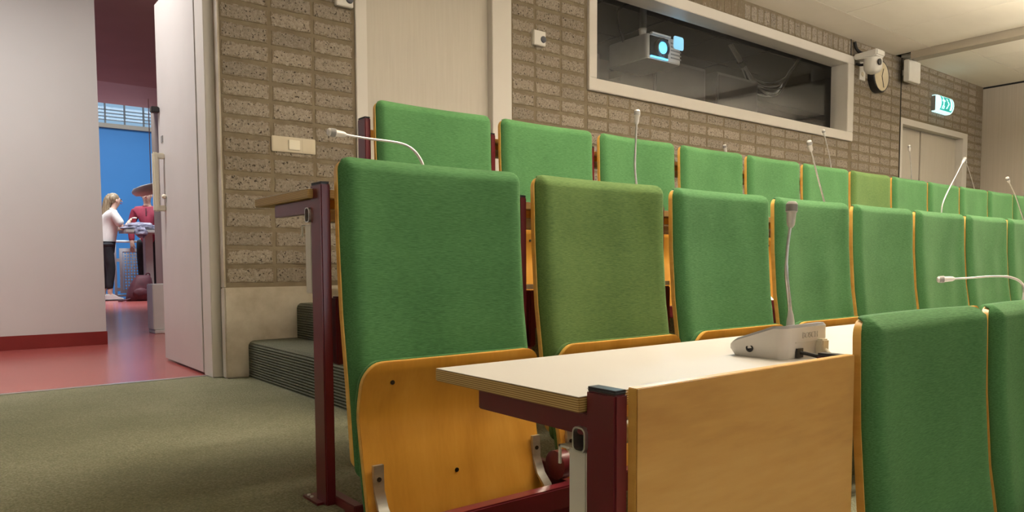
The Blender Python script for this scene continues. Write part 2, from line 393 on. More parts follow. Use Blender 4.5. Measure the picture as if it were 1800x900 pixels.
order = sorted(slots, key=lambda s: (not vis(s), s[0]))
cache = {}
def bm_for(w, h, v):
    k = (round(w, 2), round(h, 2), v)
    if k not in cache: cache[k] = brick_mesh(w, h, hash(k) % 1000).mesh('brick', 'brick')
    return cache[k]
for s in order[:300]:
    o = link('brick', bm_for(s[2], s[3], random.randrange(3)), wall_back, (s[0], W+.003, s[1]))
rest = MB()
for i, s in enumerate(order[300:]):
    b = brick_mesh(s[2], s[3], i % 9); rest.add([(v[0]+s[0], v[1]+W+.003, v[2]+s[1]) for v in b.v], b.f)
tag(rest.build('remaining_bricks', 'brick', wall_back), kind='stuff')
# brick reveal at the doorway and the concrete plinth
rv = MB()
MB_reveal = box(1.164, 1.174, W, W+.07, -.11, ZC)
MB_reveal.build('brick_reveal', 'concrete', wall_back)
pl = MB().box(1.160, 1.90, W-.012, W+.05, FA, -.112)
pl.build('concrete_plinth', 'concrete', wall_back, bevel=.006)
for x in (7.40, 8.511): box(x-.005, x+.005, W-.006, W+.01, .3 if x > 8 else 2.09, ZC).build('movement_joint', 'dark_rubber', wall_back)
# ------------------------------------------------------------------ ceiling
ceil = struct('ceiling', box(XL, XE+.8, YF, T, ZC+.03, ZC+.12), 'dark_void', 'suspended ceiling of the lecture hall')
x = 8.33-.87*12
for i in range(12):
    box(x+.003, x+.867, YF, 3.50, ZC, ZC+.035).build('ceiling_panel', 'ceiling_panel', ceil, bevel=.002); x += .87
box(XL, 8.36, 3.503, W, ZC-.0005, ZC+.03).build('soffit_strip', 'soffit', ceil)
for i in range(3):
    box(8.5+.77*i, 8.5+.77*i+.765, YF, 3.30, ZC, ZC+.035).build('ceiling_panel', 'ceiling_panel', ceil, bevel=.002)
box(8.5, XE+.1, 3.305, W, ZC, ZC+.035).build('ceiling_panel', 'ceiling_panel', ceil)
struct('trim_ceiling_beam', box(8.345, 8.50, YF, W-.17, ZC-.075, ZC+.03), 'beam_paint', 'grey ceiling beam crossing above the back wall')
# end wall
struct('wall_end', box(XE, XE+.06, YF, W, .83, ZC-.012), 'end_panel', 'pale smooth end wall panel')
struct('wall_end_lower', box(XE+.5, XE+.56, YF, T, FC, ZC), 'dark_void', 'dark recess below the end panel')
struct('trim_end_shadow_gap', box(XE-.004, XE+.02, YF, W, ZC-.022, ZC+.002), 'dark_rubber', 'black shadow gap over the end panel')
struct('wall_front', box(XL, XE+.6, YF-.1, YF, FC, ZC), 'grey_door_paint', 'front wall behind the viewer')
struct('wall_left', box(XL-.1, XL, YF, T, FC, ZC), 'wall_plaster', 'left side wall of the hall')
# ------------------------------------------------------------------ hall luminaires
for x, y, p, pu in HALL_LIGHTS:
    t = thing('pendant_light', 'long slim pendant luminaire over the seats' if y > 0 else 'long slim pendant luminaire towards the front wall', 'ceiling light', (x, y, ZL), 'pendant luminaires over the seats' if y > 0 else 'pendant luminaires at the front')
    box(-.77, .77, -.10, .10, -.028, .028).build('housing', 'white_plastic', t, bevel=.004)
    box(-.75, .75, -.08, .08, -.032, -.028).build('diffuser', 'lamp_face', t)
    box(-.75, .75, -.08, .08, .028, .032).build('upper_diffuser', 'lamp_face', t)
    for q in (-.6, .6): MB().tube([(q, 0, .03), (q, 0, ZC-ZL)], .004, 6).build('suspension_wire', 'aluminium', t)
# lit projection screen on the front wall
ps = thing('projection_screen', 'large lit projection screen on the front wall', 'screen', (4.4, YF, .25))
box(-2.3, 2.3, 0, .03, -1.1, 1.1).build('screen_frame', 'black_plastic', ps, bevel=.005)
box(-2.25, 2.25, .03, .034, -1.05, 1.05).build('screen_surface', 'screen_light', ps)
# ------------------------------------------------------------------ door_1 (grey door at the top of the steps)
d1 = tag(thing('door_1', None, None), 'plain grey-beige door in white frame at the top of the carpeted steps', kind='structure')
d1.location = (2.4, W, F3)
def dbox(par, name, mat, x0, x1, y0, y1, z0, z1, **kw):
    l = par.location
    return box(x0-l.x, x1-l.x, y0-l.y, y1-l.y, z0-l.z, z1-l.z).build(name, mat, par, **kw)
dbox(d1, 'door_frame', 'white_paint', 1.914, 1.984, W-.016, W+.14, F3, 1.87, bevel=.003)
dbox(d1, 'door_frame', 'white_paint', 2.868, 3.024, W-.016, W+.14, F3, 1.87, bevel=.003)
dbox(d1, 'door_head', 'white_paint', 1.984, 2.868, W-.016, W+.14, 1.78, 1.87)
dbox(d1, 'door_leaf', 'grey_door_paint', 1.986, 2.866, W+.035, W+.08, F3+.005, 1.778)
dh = MB().tube([(2.06, W+.035, .85), (2.06, W-.01, .85), (2.19, W-.012, .85)], .009)
dh.v = [(a-d1.location.x, b-d1.location.y, c-d1.location.z) for a, b, c in dh.v]; dh.build('door_handle', 'aluminium', d1, smooth=50)
# ------------------------------------------------------------------ door_2 (far door)
d2 = tag(thing('door_2', None, None), 'far white double door under the exit sign', kind='structure'); d2.location = (9.4, W, F3)
dbox(d2, 'door_frame', 'white_paint', 8.516, 8.56, W-.01, W+.15, F3, 1.545)
dbox(d2, 'door_frame', 'white_paint', 10.19, 10.328, W-.01, W+.15, F3, 1.545)
dbox(d2, 'door_head', 'white_paint', 8.516, 10.328, W-.01, W+.15, 1.545, 1.613)
dbox(d2, 'door_leaf', 'grey_door_paint', 8.565, 9.19, W+.08, W+.13, F3+.005, 1.543)
dbox(d2, 'door_leaf', 'grey_door_paint', 9.205, 10.18, W+.07, W+.12, F3+.005, 1.543)
dbox(d2, 'door_backing', 'dark_rubber', 8.52, 10.32, W+.14, W+.19, F3, 1.6)
dbox(d1, 'door_backing', 'dark_rubber', 1.95, 2.95, W+.1, W+.19, F3, 1.8)
# ------------------------------------------------------------------ window_1 (projection booth)
w1 = tag(thing('window_1', None, None), 'long white-framed interior window of the dark projection booth', kind='structure'); w1.location = (5.58, W, 1.24)
wx0, wx1, wz0, wz1 = 3.718, 7.44, 1.24, 2.09
dbox(w1, 'frame_bottom', 'white_paint', wx0, wx1, W-.022, W+.16, wz0, wz0+.088, bevel=.004)
dbox(w1, 'frame_top', 'white_paint', wx0, wx1, W-.022, W+.16, wz1-.085, wz1, bevel=.004)
dbox(w1, 'frame_left', 'white_paint', wx0, wx0+.08, W-.0225, W+.16, wz0+.088, wz1-.085, bevel=.004)
dbox(w1, 'frame_right', 'white_paint', wx1-.12, wx1, W-.0225, W+.16, wz0+.088, wz1-.085, bevel=.004)
dbox(w1, 'pane', 'glass', wx0+.08, wx1-.12, W+.10, W+.106, wz0+.088, wz1-.085)
# booth room
by1, bz1 = 7.2, 2.75
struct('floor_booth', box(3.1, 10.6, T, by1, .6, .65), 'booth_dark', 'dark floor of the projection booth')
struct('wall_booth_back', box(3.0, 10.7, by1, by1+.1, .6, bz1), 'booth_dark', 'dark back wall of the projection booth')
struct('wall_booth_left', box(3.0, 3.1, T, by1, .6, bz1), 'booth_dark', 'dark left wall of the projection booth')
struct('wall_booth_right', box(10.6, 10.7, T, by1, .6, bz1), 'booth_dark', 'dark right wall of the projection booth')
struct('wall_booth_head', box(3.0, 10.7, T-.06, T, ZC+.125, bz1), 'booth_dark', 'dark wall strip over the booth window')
area('booth_fill', (8.3, 6.3, bz1-.08), .6, .3, 14, (1, .9, .78))  # added fill light, no fixture, lifts the dark booth interior
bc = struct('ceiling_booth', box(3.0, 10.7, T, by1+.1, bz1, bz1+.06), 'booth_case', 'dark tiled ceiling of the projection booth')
for i in range(6):
    for j in range(4):
        box(3.6+i*1.0+.012, 3.6+i*1.0+.988, T+.05+j*.75+.012, T+.05+j*.75+.738, bz1-.014, bz1+.002).build('ceiling_tile', 'booth_case', bc)

# ------------------------------------------------------------------ doorway to the corridor: frame, open leaf
df = tag(thing('door_3', None, None), 'white corridor door standing wide open with ivory pull handle', kind='structure'); df.location = (1.14, 4.0, FA)
dbox(df, 'door_jamb', 'white_paint', 1.116, 1.168, W+.07, T+.02, FA, 1.64, bevel=.003)
dbox(df, 'door_head', 'white_paint', -.6, 1.116, W+.07, T+.02, 1.58, 1.64)
dbox(df, 'door_jamb', 'white_paint', -.62, -.58, W+.07, T+.02, FA, 1.64)
leaf = dbox(df, 'door_leaf', 'door_paint', 1.112, 1.150, 4.095, 4.915, FA+.012, 1.575, bevel=.002)
dbox(df, 'hinge_gap', 'grey_paint', 1.118, 1.16, 4.066, 4.094, FA+.012, 1.575)
hb = MB()
l = df.location
hx, hy, z0, z1 = 1.062, 4.79, .345, .655
hd = MB().box(hx-.017, hx+.017, hy-.017, hy+.017, z0-.02, z1+.02)
hd.v = [(a-l.x, b-l.y, c-l.z) for a, b, c in hd.v]
h = hd.build('pull_handle', 'ivory_plastic', df, bevel=.008)
for z in (z0, z1):
    q = box(hx, 1.112, hy-.015, hy+.015, z-.017, z+.017); q.v = [(a-l.x, b-l.y, c-l.z) for a, b, c in q.v]
    q.build('handle_arm', 'ivory_plastic', h, bevel=.005)
q = MB().ball((1.100-l.x, 4.77-l.y, .415-l.z), .014); q.build('lock_knob', 'ivory_plastic', df, smooth=180)
box(1.108-l.x, 1.113-l.x, 4.80-l.y, 4.84-l.y, .74-l.z, .78-l.z).build('room_sign', 'grey_paint', df)
struct('trim_threshold', box(-.6, 1.116, 4.03, 4.062, FA-.02, FA+.003), 'aluminium', 'thin metal threshold strip between carpet and red floor')
# ------------------------------------------------------------------ corridor and atrium
struct('floor_corridor', box(-4, 6, 4.05, 14.75, FA-.3, FA-.0005), 'red_lino', 'glossy red linoleum corridor floor')
cw = struct('wall_corridor', box(-4, .995, 6.18, 6.36, FA, ZC), 'wall_plaster', 'plain white corridor wall')
struct('baseboard_corridor', box(-4, 1.0, 6.168, 6.365, FA, FA+.098), 'red_skirting', 'dark red skirting of the white corridor wall')
struct('wall_corridor_side', box(2.62, 2.8, T, 12.0, FA, 2.3), 'brown_wall', 'brown side wall of the corridor')
struct('wall_corridor_left', box(-4.1, -4, T, 14.7, FA, 4.5), 'wall_plaster', 'far left corridor wall')
struct('ceiling_corridor', box(-4, 2.7, T-.1, 10.3, ZC, ZC+.1), 'corridor_ceiling', 'dull pink corridor ceiling')
struct('ceiling_landing', box(-4, 6, 10.3, 11.85, 2.3, 2.42), 'wall_plaster', 'white soffit over the landing')
struct('wall_atrium', box(-6, 14, 20, 20.2, -4, 3.30), 'blue_wall', 'bright blue atrium wall')
struct('trim_atrium_beam', box(-6, 14, 19.9, 20.2, 3.30, 3.40), 'beam_paint', 'beam under the atrium glazing')
struct('ceiling_atrium', box(-6, 14, 10.3, 20.2, 4.5, 4.6), 'wall_plaster', 'white atrium ceiling')
struct('wall_atrium_right', box(9, 9.1, 11, 20, -4, 4.5), 'wall_plaster', 'side wall of the atrium')
struct('floor_atrium', box(-6, 14, 14.75, 20, -4.1, -4), 'red_lino', 'lower atrium floor')
w2 = tag(thing('window_2', None, None), 'strip of high windows above the blue wall', kind='structure'); w2.location = (3.5, 20, 3.4)
dbox(w2, 'pane', 'glass', 0, 9, 20.05, 20.056, 3.4, 4.5)
for x in [2.95+.42*i for i in range(7)]: dbox(w2, 'mullion', 'grey_paint', x-.012, x+.012, 20.0, 20.1, 3.4, 4.5)
for z in (3.50, 3.58, 3.66, 3.74): dbox(w2, 'glazing_bar', 'grey_paint', 0, 9, 20.0, 20.03, z-.008, z+.008)
for x, y, z, sx, sy, p in CORRIDOR_LIGHTS:
    t = thing('corridor_light', 'slim corridor ceiling light just outside the open door' if y < 6 else 'square corridor ceiling light beyond the white wall', 'ceiling light', (x, y, ZC))
    box(-sx/2-.02, sx/2+.02, -sy/2-.02, sy/2+.02, -.05, 0).build('housing', 'white_plastic', t)
    box(-sx/2, sx/2, -sy/2, sy/2, -.056, -.05).build('diffuser', 'lamp_face', t)
# ------------------------------------------------------------------ seats
SW = .55
PROF = [(0, .001), (.19, -.003), (.37, -.016), (.56, -.043), (.76, -.066), (.95, -.088)]
def prof(d):
    d = max(0, d)
    for (a, ya), (b, yb) in zip(PROF[:-1], PROF[1:]):
        if d <= b: return ya+(yb-ya)*(d-a)/(b-a)
    return PROF[-1][1]
def lin(a, b, n): return [a+(b-a)*i/n for i in range(n+1)]
def panel(x0, x1, zt, zb, rtop, rbot, yfront, yback, edge=.03, nx=10, nz=14):
    """rounded rectangle sheet; yfront/yback(x, z, dist to border)"""
    e = [0, .12, .3, .6, 1.0]
    us = [edge*k for k in e]; wid = x1-x0
    cols = [u/wid for u in us]+lin(edge/wid, 1-edge/wid, nx)[1:-1]+[1-u/wid for u in reversed(us)]
    hgt = zt-zb; rr = max(rtop, edge); rows = sorted(set([round(k*edge, 5) for k in e]+[round(rtop*(1-math.cos(a)), 5) for a in lin(0, math.pi/2, 6)]))
    rb = sorted(set([round(k*edge, 5) for k in e]+[round(rbot*(1-math.cos(a)), 5) for a in lin(0, math.pi/2, 6)]))
    ds = rows+lin(rows[-1], hgt-rb[-1], nz)[1:-1]+[hgt-r for r in reversed(rb)]
    fr, bk = [], []
    for d in ds:
        ins = 0
        if d < rtop: ins = rtop-math.sqrt(max(0, rtop**2-(rtop-d)**2))
        if hgt-d < rbot: ins = max(ins, rbot-math.sqrt(max(0, rbot**2-(rbot-(hgt-d))**2)))
        a, b = x0+ins, x1-ins
        for c in cols:
            x = a+(b-a)*c; bd = min(x-a, b-x, d, hgt-d)
            if ins > 0: bd = min(bd, max(0, math.hypot(0, 0)+min(x-a, b-x, d, hgt-d)))
            z = zt-d
            fr.append((x, yfront(x, z, bd), z)); bk.append((x, yback(x, z, bd), z))
    nc = len(cols); nr = len(ds); n = nc*nr; fs = []
    for i in range(nr-1):
        for k in range(nc-1):
            a = i*nc+k; fs.append((a, a+nc, a+nc+1, a+1)); fs.append((n+a, n+a+1, n+a+nc+1, n+a+nc))
    bord = [k for k in range(nc)]+[i*nc+nc-1 for i in range(1, nr)]+[(nr-1)*nc+k for k in range(nc-2, -1, -1)]+[i*nc for i in range(nr-2, 0, -1)]
    for p, q in zip(bord, bord[1:]+bord[:1]): fs.append((p, q, n+q, n+p))
    return MB().add(fr+bk, fs)
ZT = .8335
def concave(x): u = x/(SW/2); return .020*(1-min(1, u*u))
def rnd_edge(bd, r): t = min(1, bd/r); return math.sqrt(max(0, 1-(1-t)**2))
def fold(v, x, z):
    if v == 0: return .0015*noise.noise(Vector((x*6, z*5, 1.3)))
    a = .013 if v == 2 else .005
    ph = x*26+2.0*noise.noise(Vector((x*3, z*3.5, v*5.1)))
    return a*math.sin(ph)*max(0, noise.noise(Vector((x*2.2, z*2.6, v*9.7)))+.25)+.002*noise.noise(Vector((x*6, z*5, v)))
SR = SW/2-.002
ply = panel(-SW/2, SR, ZT-.004, ZT-.735, .032, .03, lambda x, z, b: prof(ZT-z)-.015+concave(x), lambda x, z, b: prof(ZT-z)+concave(x), .02, 10, 12)
ME_PLY = ply.mesh('backrest_shell', 'edge_wood', 35)
def cushion(v, mat):
    def yf(x, z, b):
        d = ZT-z; t = .028 if d < .4 else .028-.005*min(1, (d-.4)/.3)
        return prof(d)-.017+concave(x)-t*(1-(1-min(1, b/.036))**2.3)-fold(v, x, z)*min(1, b/.05)
    p = panel(-SW/2+.003, SR-.001, ZT+.003, ZT-.755, .034, .03, yf, lambda x, z, b: prof(ZT-z)-.0145+concave(x)+.013*max(0, min(1, (z-ZT+.007)/.006)), .030, 22, 26)
    return p.mesh('backrest_cushion', mat, 180)
ME_CU = {('green', v): cushion(v, 'green_fabric') for v in range(3)}
ME_CU[('olive', 0)] = cushion(0, 'olive_fabric'); ME_CU[('olive', 2)] = cushion(1, 'olive_fabric')
PZT, PZB = ZT-.478, ZT-.90
def pany(z):
    d = max(0, PZT-z)
    if d < .135: return -.126+.034*math.sin(d/.135*math.pi/2)**1.3+.004*max(0, 1-d/.02)
    return -.092-.050*min(1, (d-.135)/.26)**1.05
pan = panel(-.265, .255, PZT, PZB, .05, .02, lambda x, z, b: pany(z)-.006*(1-(x/.26)**2), lambda x, z, b: pany(z)+.014-.006*(1-(x/.26)**2), .02, 10, 16)
ME_PAN = pan.mesh('seat_pan', 'pan_wood', 35)
padp = panel(-.268, .257, PZT+.004, PZB+.03, .054, .02, lambda x, z, b: pany(z)+.0135-.006*(1-(x/.26)**2), lambda x, z, b: pany(z)+.016+.026*rnd_edge(b, .03), .03, 10, 12)
ME_PAD = padp.mesh('seat_cushion', 'green_fabric', 180); ME_PADO = padp.mesh('seat_cushion', 'olive_fabric', 180)
rimp = panel(-.2665, .2565, PZT+.0015, PZB+.002, .0515, .02, lambda x, z, b: pany(z)+.0025-.006*(1-(x/.26)**2), lambda x, z, b: pany(z)+.013-.006*(1-(x/.26)**2), .02, 10, 16)
ME_RIM = rimp.mesh('seat_pan_edge', 'edge_wood', 35)
# J-shaped aluminium hinge strap
def strap(x):
    pts = [(pany(PZT-.26)-.001, .118), (pany(PZT-.26)-.003, .060), (pany(PZT-.3)-.014, .020), (pany(PZT-.3)-.040, -.004), (pany(PZT-.3)-.048, -.035)]
    pts = [(a, b) for a, b in pts]; o = [(a-.009, b) for a, b in reversed(pts)]
    m = MB().prism(pts+o, 'x', x-.013, x+.013)
    return m
ME_ST = {s: strap(s).mesh('hinge_strap', 'aluminium', 40) for s in (-.235, .240)}
ME_SC = MB().lathe([(.0058, 0), (.0055, -.0022), (.002, -.0026)], axis='y', seg=10).mesh('screw', 'screw_dark', 40)
ME_BR = box(-SW/2+.006, -SW/2+.030, .012, .045, .34, .505).mesh('back_bracket', 'red_paint', bevel=.004)
ME_SP = box(-SW/2-.022, -SW/2+.03, .016, .06, .508, .522).mesh('bracket_spacer', 'ivory_plastic', bevel=.001)
ROWN = {1: 'front row beside the plywood panel', 2: 'middle row', 3: 'back row along the brick wall'}
ORD = ['first', 'second', 'third', 'fourth', 'fifth', 'sixth', 'seventh', 'eighth', 'ninth', 'tenth', 'eleventh', 'twelfth']
ROWS = {1: (1.335, .682, -.102), 2: (.751, 1.638, .2535), 3: (1.351, 2.586, .631)}
PIT = .6
def seat(row, k, col, var):
    X0, Y0, Z = ROWS[row]
    if (row, k) == (2, 1): lab = 'olive-faded flip-up seat, second from the aisle in the middle row'
    elif (row, k) == (3, 6): lab = 'yellow-green faded flip-up seat among green ones in the back row'
    elif row == 1: lab = 'dark green flip-up seat '+('right beside the plywood panel in the front row' if k == 0 else '%s from the plywood panel in the front row' % ORD[k])
    else: lab = 'green flip-up seat, %s from the aisle in the %s row' % (ORD[k], {2: 'middle', 3: 'back'}[row])
    t = thing('auditorium_seat', lab, 'seat', (X0+PIT*k+SW/2, Y0, Z-ZT), 'flip-up auditorium seats')
    link('backrest_shell', ME_PLY, t)
    link('backrest_cushion', ME_CU[(col, var)], t)
    p = link('seat_pan', ME_PAN, t); link('seat_pan_edge', ME_RIM, p); link('seat_cushion', ME_PAD if col == 'green' else ME_PADO, t)
    for s in ME_ST:
        st = link('hinge_strap', ME_ST[s], t); link('screw', ME_SC, st, (s, pany(PZT-.26)-.011, .085))
    for sx, sz in ((-.19, PZT-.05), (.17, PZT-.05), (-.02, PZT-.285)):
        link('screw', ME_SC, p, (sx, pany(sz)-.006*(1-(sx/.26)**2)-.0005, sz))
    link('back_bracket', ME_BR, t); link('bracket_spacer', ME_SP, t)
    return t
for k in range(12): seat(3, k, 'olive' if k == 6 else 'green', 0 if k in (0, 1, 2, 6) else (1 if k % 2 else 0))
for k in range(10): seat(2, k, 'olive' if k == 1 else 'green', 2 if k in (1, 3, 5, 6, 7) else (1 if k == 2 else 0))
for k in range(6): seat(1, k, 'green', 1)
# ------------------------------------------------------------------ desk rows
def desk_row(row, x_first, n, zd, label, xend, lowfirst=None):
    X0, Y0, Z = ROWS[row]; tier = Z-ZT
    t = thing('desk_row', label, 'desk', (x_first, Y0, tier), 'continuous desks behind each seat row')
    ox, oy, oz = x_first, Y0, tier
    xa = x_first-.042 if row < 3 else x_first+.3
    L = lambda x0, x1, y0, y1, z0, z1: box(x0-ox, x1-ox, y0-oy, y1-oy, z0-oz, z1-oz)
    top = L(xa, xend, Y0+.055, Y0+.425, zd-.0225, zd-.0008).build('desk_top', 'ply_edge', t, bevel=.002)
    L(xa+.001, xend, Y0+.056, Y0+.424, zd-.0010, zd).build('laminate', 'laminate', top)
    xr = xend-.05
    # aluminium raceway with an open rounded section
    o = rrect(.026, .036, .009, 4); i_ = rrect(.021, .031, .007, 4); nn = len(o)
    m = MB(); cy, cz = (.063 if row == 1 else .082), zd-.062-oz
    vs = []
    for x in (xa+.007, xr):
        vs += [(x-ox, p[0]+cy, p[1]+cz) for p in o]+[(x-ox, p[0]+cy, p[1]+cz) for p in i_]
    fs = []
    for k in range(nn):
        j = (k+1) % nn
        fs += [(k, j, 2*nn+j, 2*nn+k), (nn+j, nn+k, 3*nn+k, 3*nn+j), (j, k, nn+k, nn+j), (2*nn+k, 2*nn+j, 3*nn+j, 3*nn+k)]
    m.add(vs, fs); m.build('cable_raceway', 'aluminium', t, smooth=40)
    L(x_first+.01, xr, Y0+.074, Y0+.086, zd-.062, zd-.023).build('apron', 'edge_wood', t)
    for k in range(n):
        px = x_first+PIT*k
        pb = tier if not (lowfirst and k == 0) else lowfirst
        p = L(px-.029, px-.004, Y0-.002 if row == 1 else Y0+.012, Y0+.055 if row == 1 else Y0+.073, pb, zd+.009).build('post', 'red_paint', t, bevel=.003)
        if row == 1 and k == 0: pass
        L(px-.0295, px-.0035, (Y0-.0025 if row == 1 else Y0+.0115), (Y0+.0555 if row == 1 else Y0+.0735), zd+.008, zd+.014).build('post_cap', 'black_plastic', p, bevel=.003)
        if px > xa: L(px-.027, px-.006, Y0+.05, Y0+.315, zd-.057, zd-.024).build('desk_arm', 'red_paint', t, bevel=.002)
        L(px-.045, px+.012, Y0+.03, Y0+.118, pb, pb+.006).build('foot_plate', 'red_paint', t)
        for q in (.088, .106):
            s = MB().lathe([(.005, .006), (.004, .009)], (px-.034-ox, Y0+q-oy, pb-oz)); s.build('plate_screw', 'aluminium', t)
        # seat arm reaching forward from the post base
        L(px-.006, px+.019, Y0-.09, Y0+.06, tier-.025, tier+.021).build('seat_arm', 'red_paint', t, bevel=.002)
        L(px-.012, px+.012, Y0-.21, Y0-.085, tier-.16, tier-.012).build('seat_arm', 'red_paint', t, bevel=.002)
        if k: dr = MB().lathe([(.02, -.022), (.04, -.016), (.04, .016), (.02, .022)], (px-.02-ox, Y0-.145-oy, tier+.032-oz), 'x', 16); k and dr.build('hinge_drum', 'red_paint', t, smooth=40)
    L(x_first-.01, xr, Y0-.215, Y0-.175, tier-.065, tier-.006).build('seat_beam', 'red_paint', t, bevel=.004)
    return t, L
D1, L1 = desk_row(1, .735, 8, -.183, 'white-topped plywood desk in front of the middle row, with bare plywood end panel', 5.55)
D2, L2 = desk_row(2, .751, 11, .184, 'plywood desk behind the middle row of seats', 6.85)
D3, L3 = desk_row(3, 1.351, 13, .556, 'plywood desk behind the back row of seats', 8.65, FH)
pn = L1(.731, 1.309, .6655, .681, -.80, -.166).build('front_panel', 'edge_wood', D1, bevel=.001)
L1(.732, 1.308, .664, .666, -.799, -.1668).build('panel_veneer', 'panel_wood', pn)
def channel(L, D, x, y, zt, zb):
    c = L(x-.010, x+.012, y, y+.036, zb, zt).build('cable_channel', 'white_plastic', D, bevel=.002)
    m = MB(); g = L
    for a in ((x-.010, x-.007, y+.036, y+.056), ): m = L(a[0], a[1], a[2]+.018, a[3]+.002, zt-.028, zt)
    m.build('channel_lip', 'white_plastic', c)
    L(x-.010, x+.010, y+.034, y+.058, zt-.003, zt).build('channel_lip', 'white_plastic', c)
channel(L1, D1, .717, .737, -.262, -.80)
channel(L2, D2, .733, 1.713, .100, -.068)
MB().tube([(-.018, .085, .67), (-.02, .10, .665), (-.018, .092, .65), (-.018, .085, .64)], .006, 8).build('cable_stub', 'dark_rubber', D2)
# ------------------------------------------------------------------ conference microphones
UW, UD, UH = .165, .128, .064                 # unit: x width, y depth; rear at y=0, slopes down towards +y
def unit_body():
    m = MB(); cols = []
    prof_top = lambda s: UH*(1-.06*s) if s < .25 else UH*(.985-.62*((s-.25)/.75)**1.35)
    out = rrect(UW, UD, .022, 5, UW/2, UD/2); n = len(out)
    bot = [(x+(UW/2-x)*.10, y+(UD/2-y)*.10, 0) for x, y in out]
    mid = [(x, y, prof_top(y/UD)*.55) for x, y in out]
    top = [(x, y, prof_top(y/UD)-.004) for x, y in out]
    vs = bot+mid+top; fs = [tuple(range(n))[::-1]]
    for r in (0, 1): fs += [(r*n+i, r*n+(i+1) % n, (r+1)*n+(i+1) % n, (r+1)*n+i) for i in range(n)]
    fs.append(tuple(range(2*n, 3*n)))
    cover = [(x, y, prof_top(y/UD)-.004) for x, y in out]+[(x+(UW/2-x)*.05, y+(UD/2-y)*.05, prof_top(y/UD)+.001) for x, y in out]
    # cover as strips across so the curved top stays smooth
    fc = [(i, (i+1) % n, n+(i+1) % n, n+i) for i in range(n)]+[tuple(range(n, 2*n))]
    return MB().add(vs, fs).mesh('unit_shell', 'unit_shell', 45), MB().add(cover, fc).mesh('unit_top', 'unit_top', 45)
ME_UB, ME_UT = unit_body()
def text_mesh(s, size, mat, depth=.0006):
    cu = bpy.data.curves.new('lettering', 'FONT'); cu.body = s; cu.size = size; cu.extrude = depth; cu.align_x = 'CENTER'; cu.align_y = 'CENTER'
    o = bpy.data.objects.new('lettering', cu); COL.objects.link(o)
    me = bpy.data.meshes.new_from_object(o.evaluated_get(bpy.context.evaluated_depsgraph_get())); bpy.data.objects.remove(o)
    me.materials.clear(); me.materials.append(MATS[mat]); return me
ME_TX = text_mesh('BOSCH', .017, 'emboss_grey')
ME_JACK = MB().lathe([(.008, 0), (.008, -.002), (.005, -.002), (.0045, .004)], axis='x', seg=14).mesh('headphone_jack', 'black_plastic', 40)
def bez(pts, n=8):
    pts = [Vector(p) for p in pts]; out = []
    P = [pts[0]*2-pts[1]]+pts+[pts[-1]*2-pts[-2]]
    for i in range(1, len(P)-2):
        for k in range(n):
            t = k/n; a, b, c, d = P[i-1], P[i], P[i+1], P[i+2]
            out.append(.5*((2*b)+(c-a)*t+(2*a-5*b+4*c-d)*t*t+(3*b-a-3*c+d)*t**3))
    out.append(pts[-1]); return out
def mic(base, neck, label, detail=False):
    """base: rear-left bottom corner of the unit; neck: world points from ferrule up to the head tip"""
    t = thing('conference_microphone', label, 'microphone', base, 'gooseneck conference microphones')
    link('unit_shell', ME_UB, t); link('unit_top', ME_UT, t)
    b = Vector(base); P = [Vector(p)-b for p in neck]
    f = P[0]; foot = Vector((f.x, f.y, .052))
    d = (P[1]-P[0]).normalized()
    MB().tube([foot, foot+(f-foot)*.5, f, f+d*.012], [.0085, .0078, .006, .004], 10).build('ferrule', 'silver_plastic', t, smooth=50)
    # head: last 35 mm
    tip = P[-1]; hd = (P[-1]-P[-2]).normalized(); hl = .042
    c = bez(P[:-1]+[tip-hd*hl*.6])
    nk = MB().tube(c, [.0042 if i < len(c)*.45 else .0033 for i in range(len(c))], 8).build('gooseneck', 'aluminium', t, smooth=50)
    h = MB().tube([tip-hd*(hl+.012), tip-hd*(hl+.006), tip-hd*hl, tip-hd*hl*.55, tip-hd*hl*.5, tip-hd*.004, tip],
                  [.004, .0075, .0085, .0095, .0115, .011, .0075], 12).build('microphone_head', 'silver_plastic', t, smooth=40)
    MB().tube([tip-hd*hl*.48, tip-hd*.006], [.0119, .0114], 12).build('grille', 'grey_paint', h, smooth=40)
    link('headphone_jack', ME_JACK, t, (.003, .075, .018))
    if detail:
        tx = link('lettering', ME_TX, t, (UW*.55, -.0004, .044)); tx.rotation_euler = (math.radians(90), 0, 0)
        box(.04, .125, -.0008, .003, .031, .0322).build('rear_groove', 'emboss_grey', t)
        pl = MB().tube([(.128, .006, .010), (.128, -.004, .012)], .008, 10)
        p = box(.116, .140, -.013, .006, .004, .034).build('cable_plug', 'ivory_plastic', t, bevel=.003)
        MB().tube(bez([(.127, -.010, .012), (.124, -.022, .002), (.118, -.03, -.02)]), .006, 8).build('cable', 'ivory_plastic', p, smooth=60)
        box(.046, .066, -.001, .004, .002, .020).build('cable_port', 'black_plastic', t)
        MB().tube(bez([(.056, .0, .012), (.070, -.014, .008), (.090, -.026, .001), (.10, -.03, -.01)]), .0035, 8).build('cable', 'dark_rubber', t, smooth=60)
    return t
mic((1.247, .768, -.183), [(1.390, .842, -.107), (1.384, .842, -.075), (1.372, .842, -.02), (1.374, .842, .03), (1.385, .842, .085), (1.388, .842, .126)],
    'grey conference microphone on the white desk top, neck upright above its wedge base', True)
mic((2.70, .80, -.183), [(2.842, .875, -.112), (2.846, .885, -.070), (2.832, .915, -.050), (2.80, .96, -.047), (2.76, 1.01, -.052), (2.70, 1.09, -.058)],
    'silver gooseneck microphone bent level over the front row of seats')
ZD2, ZD3 = .184, .556
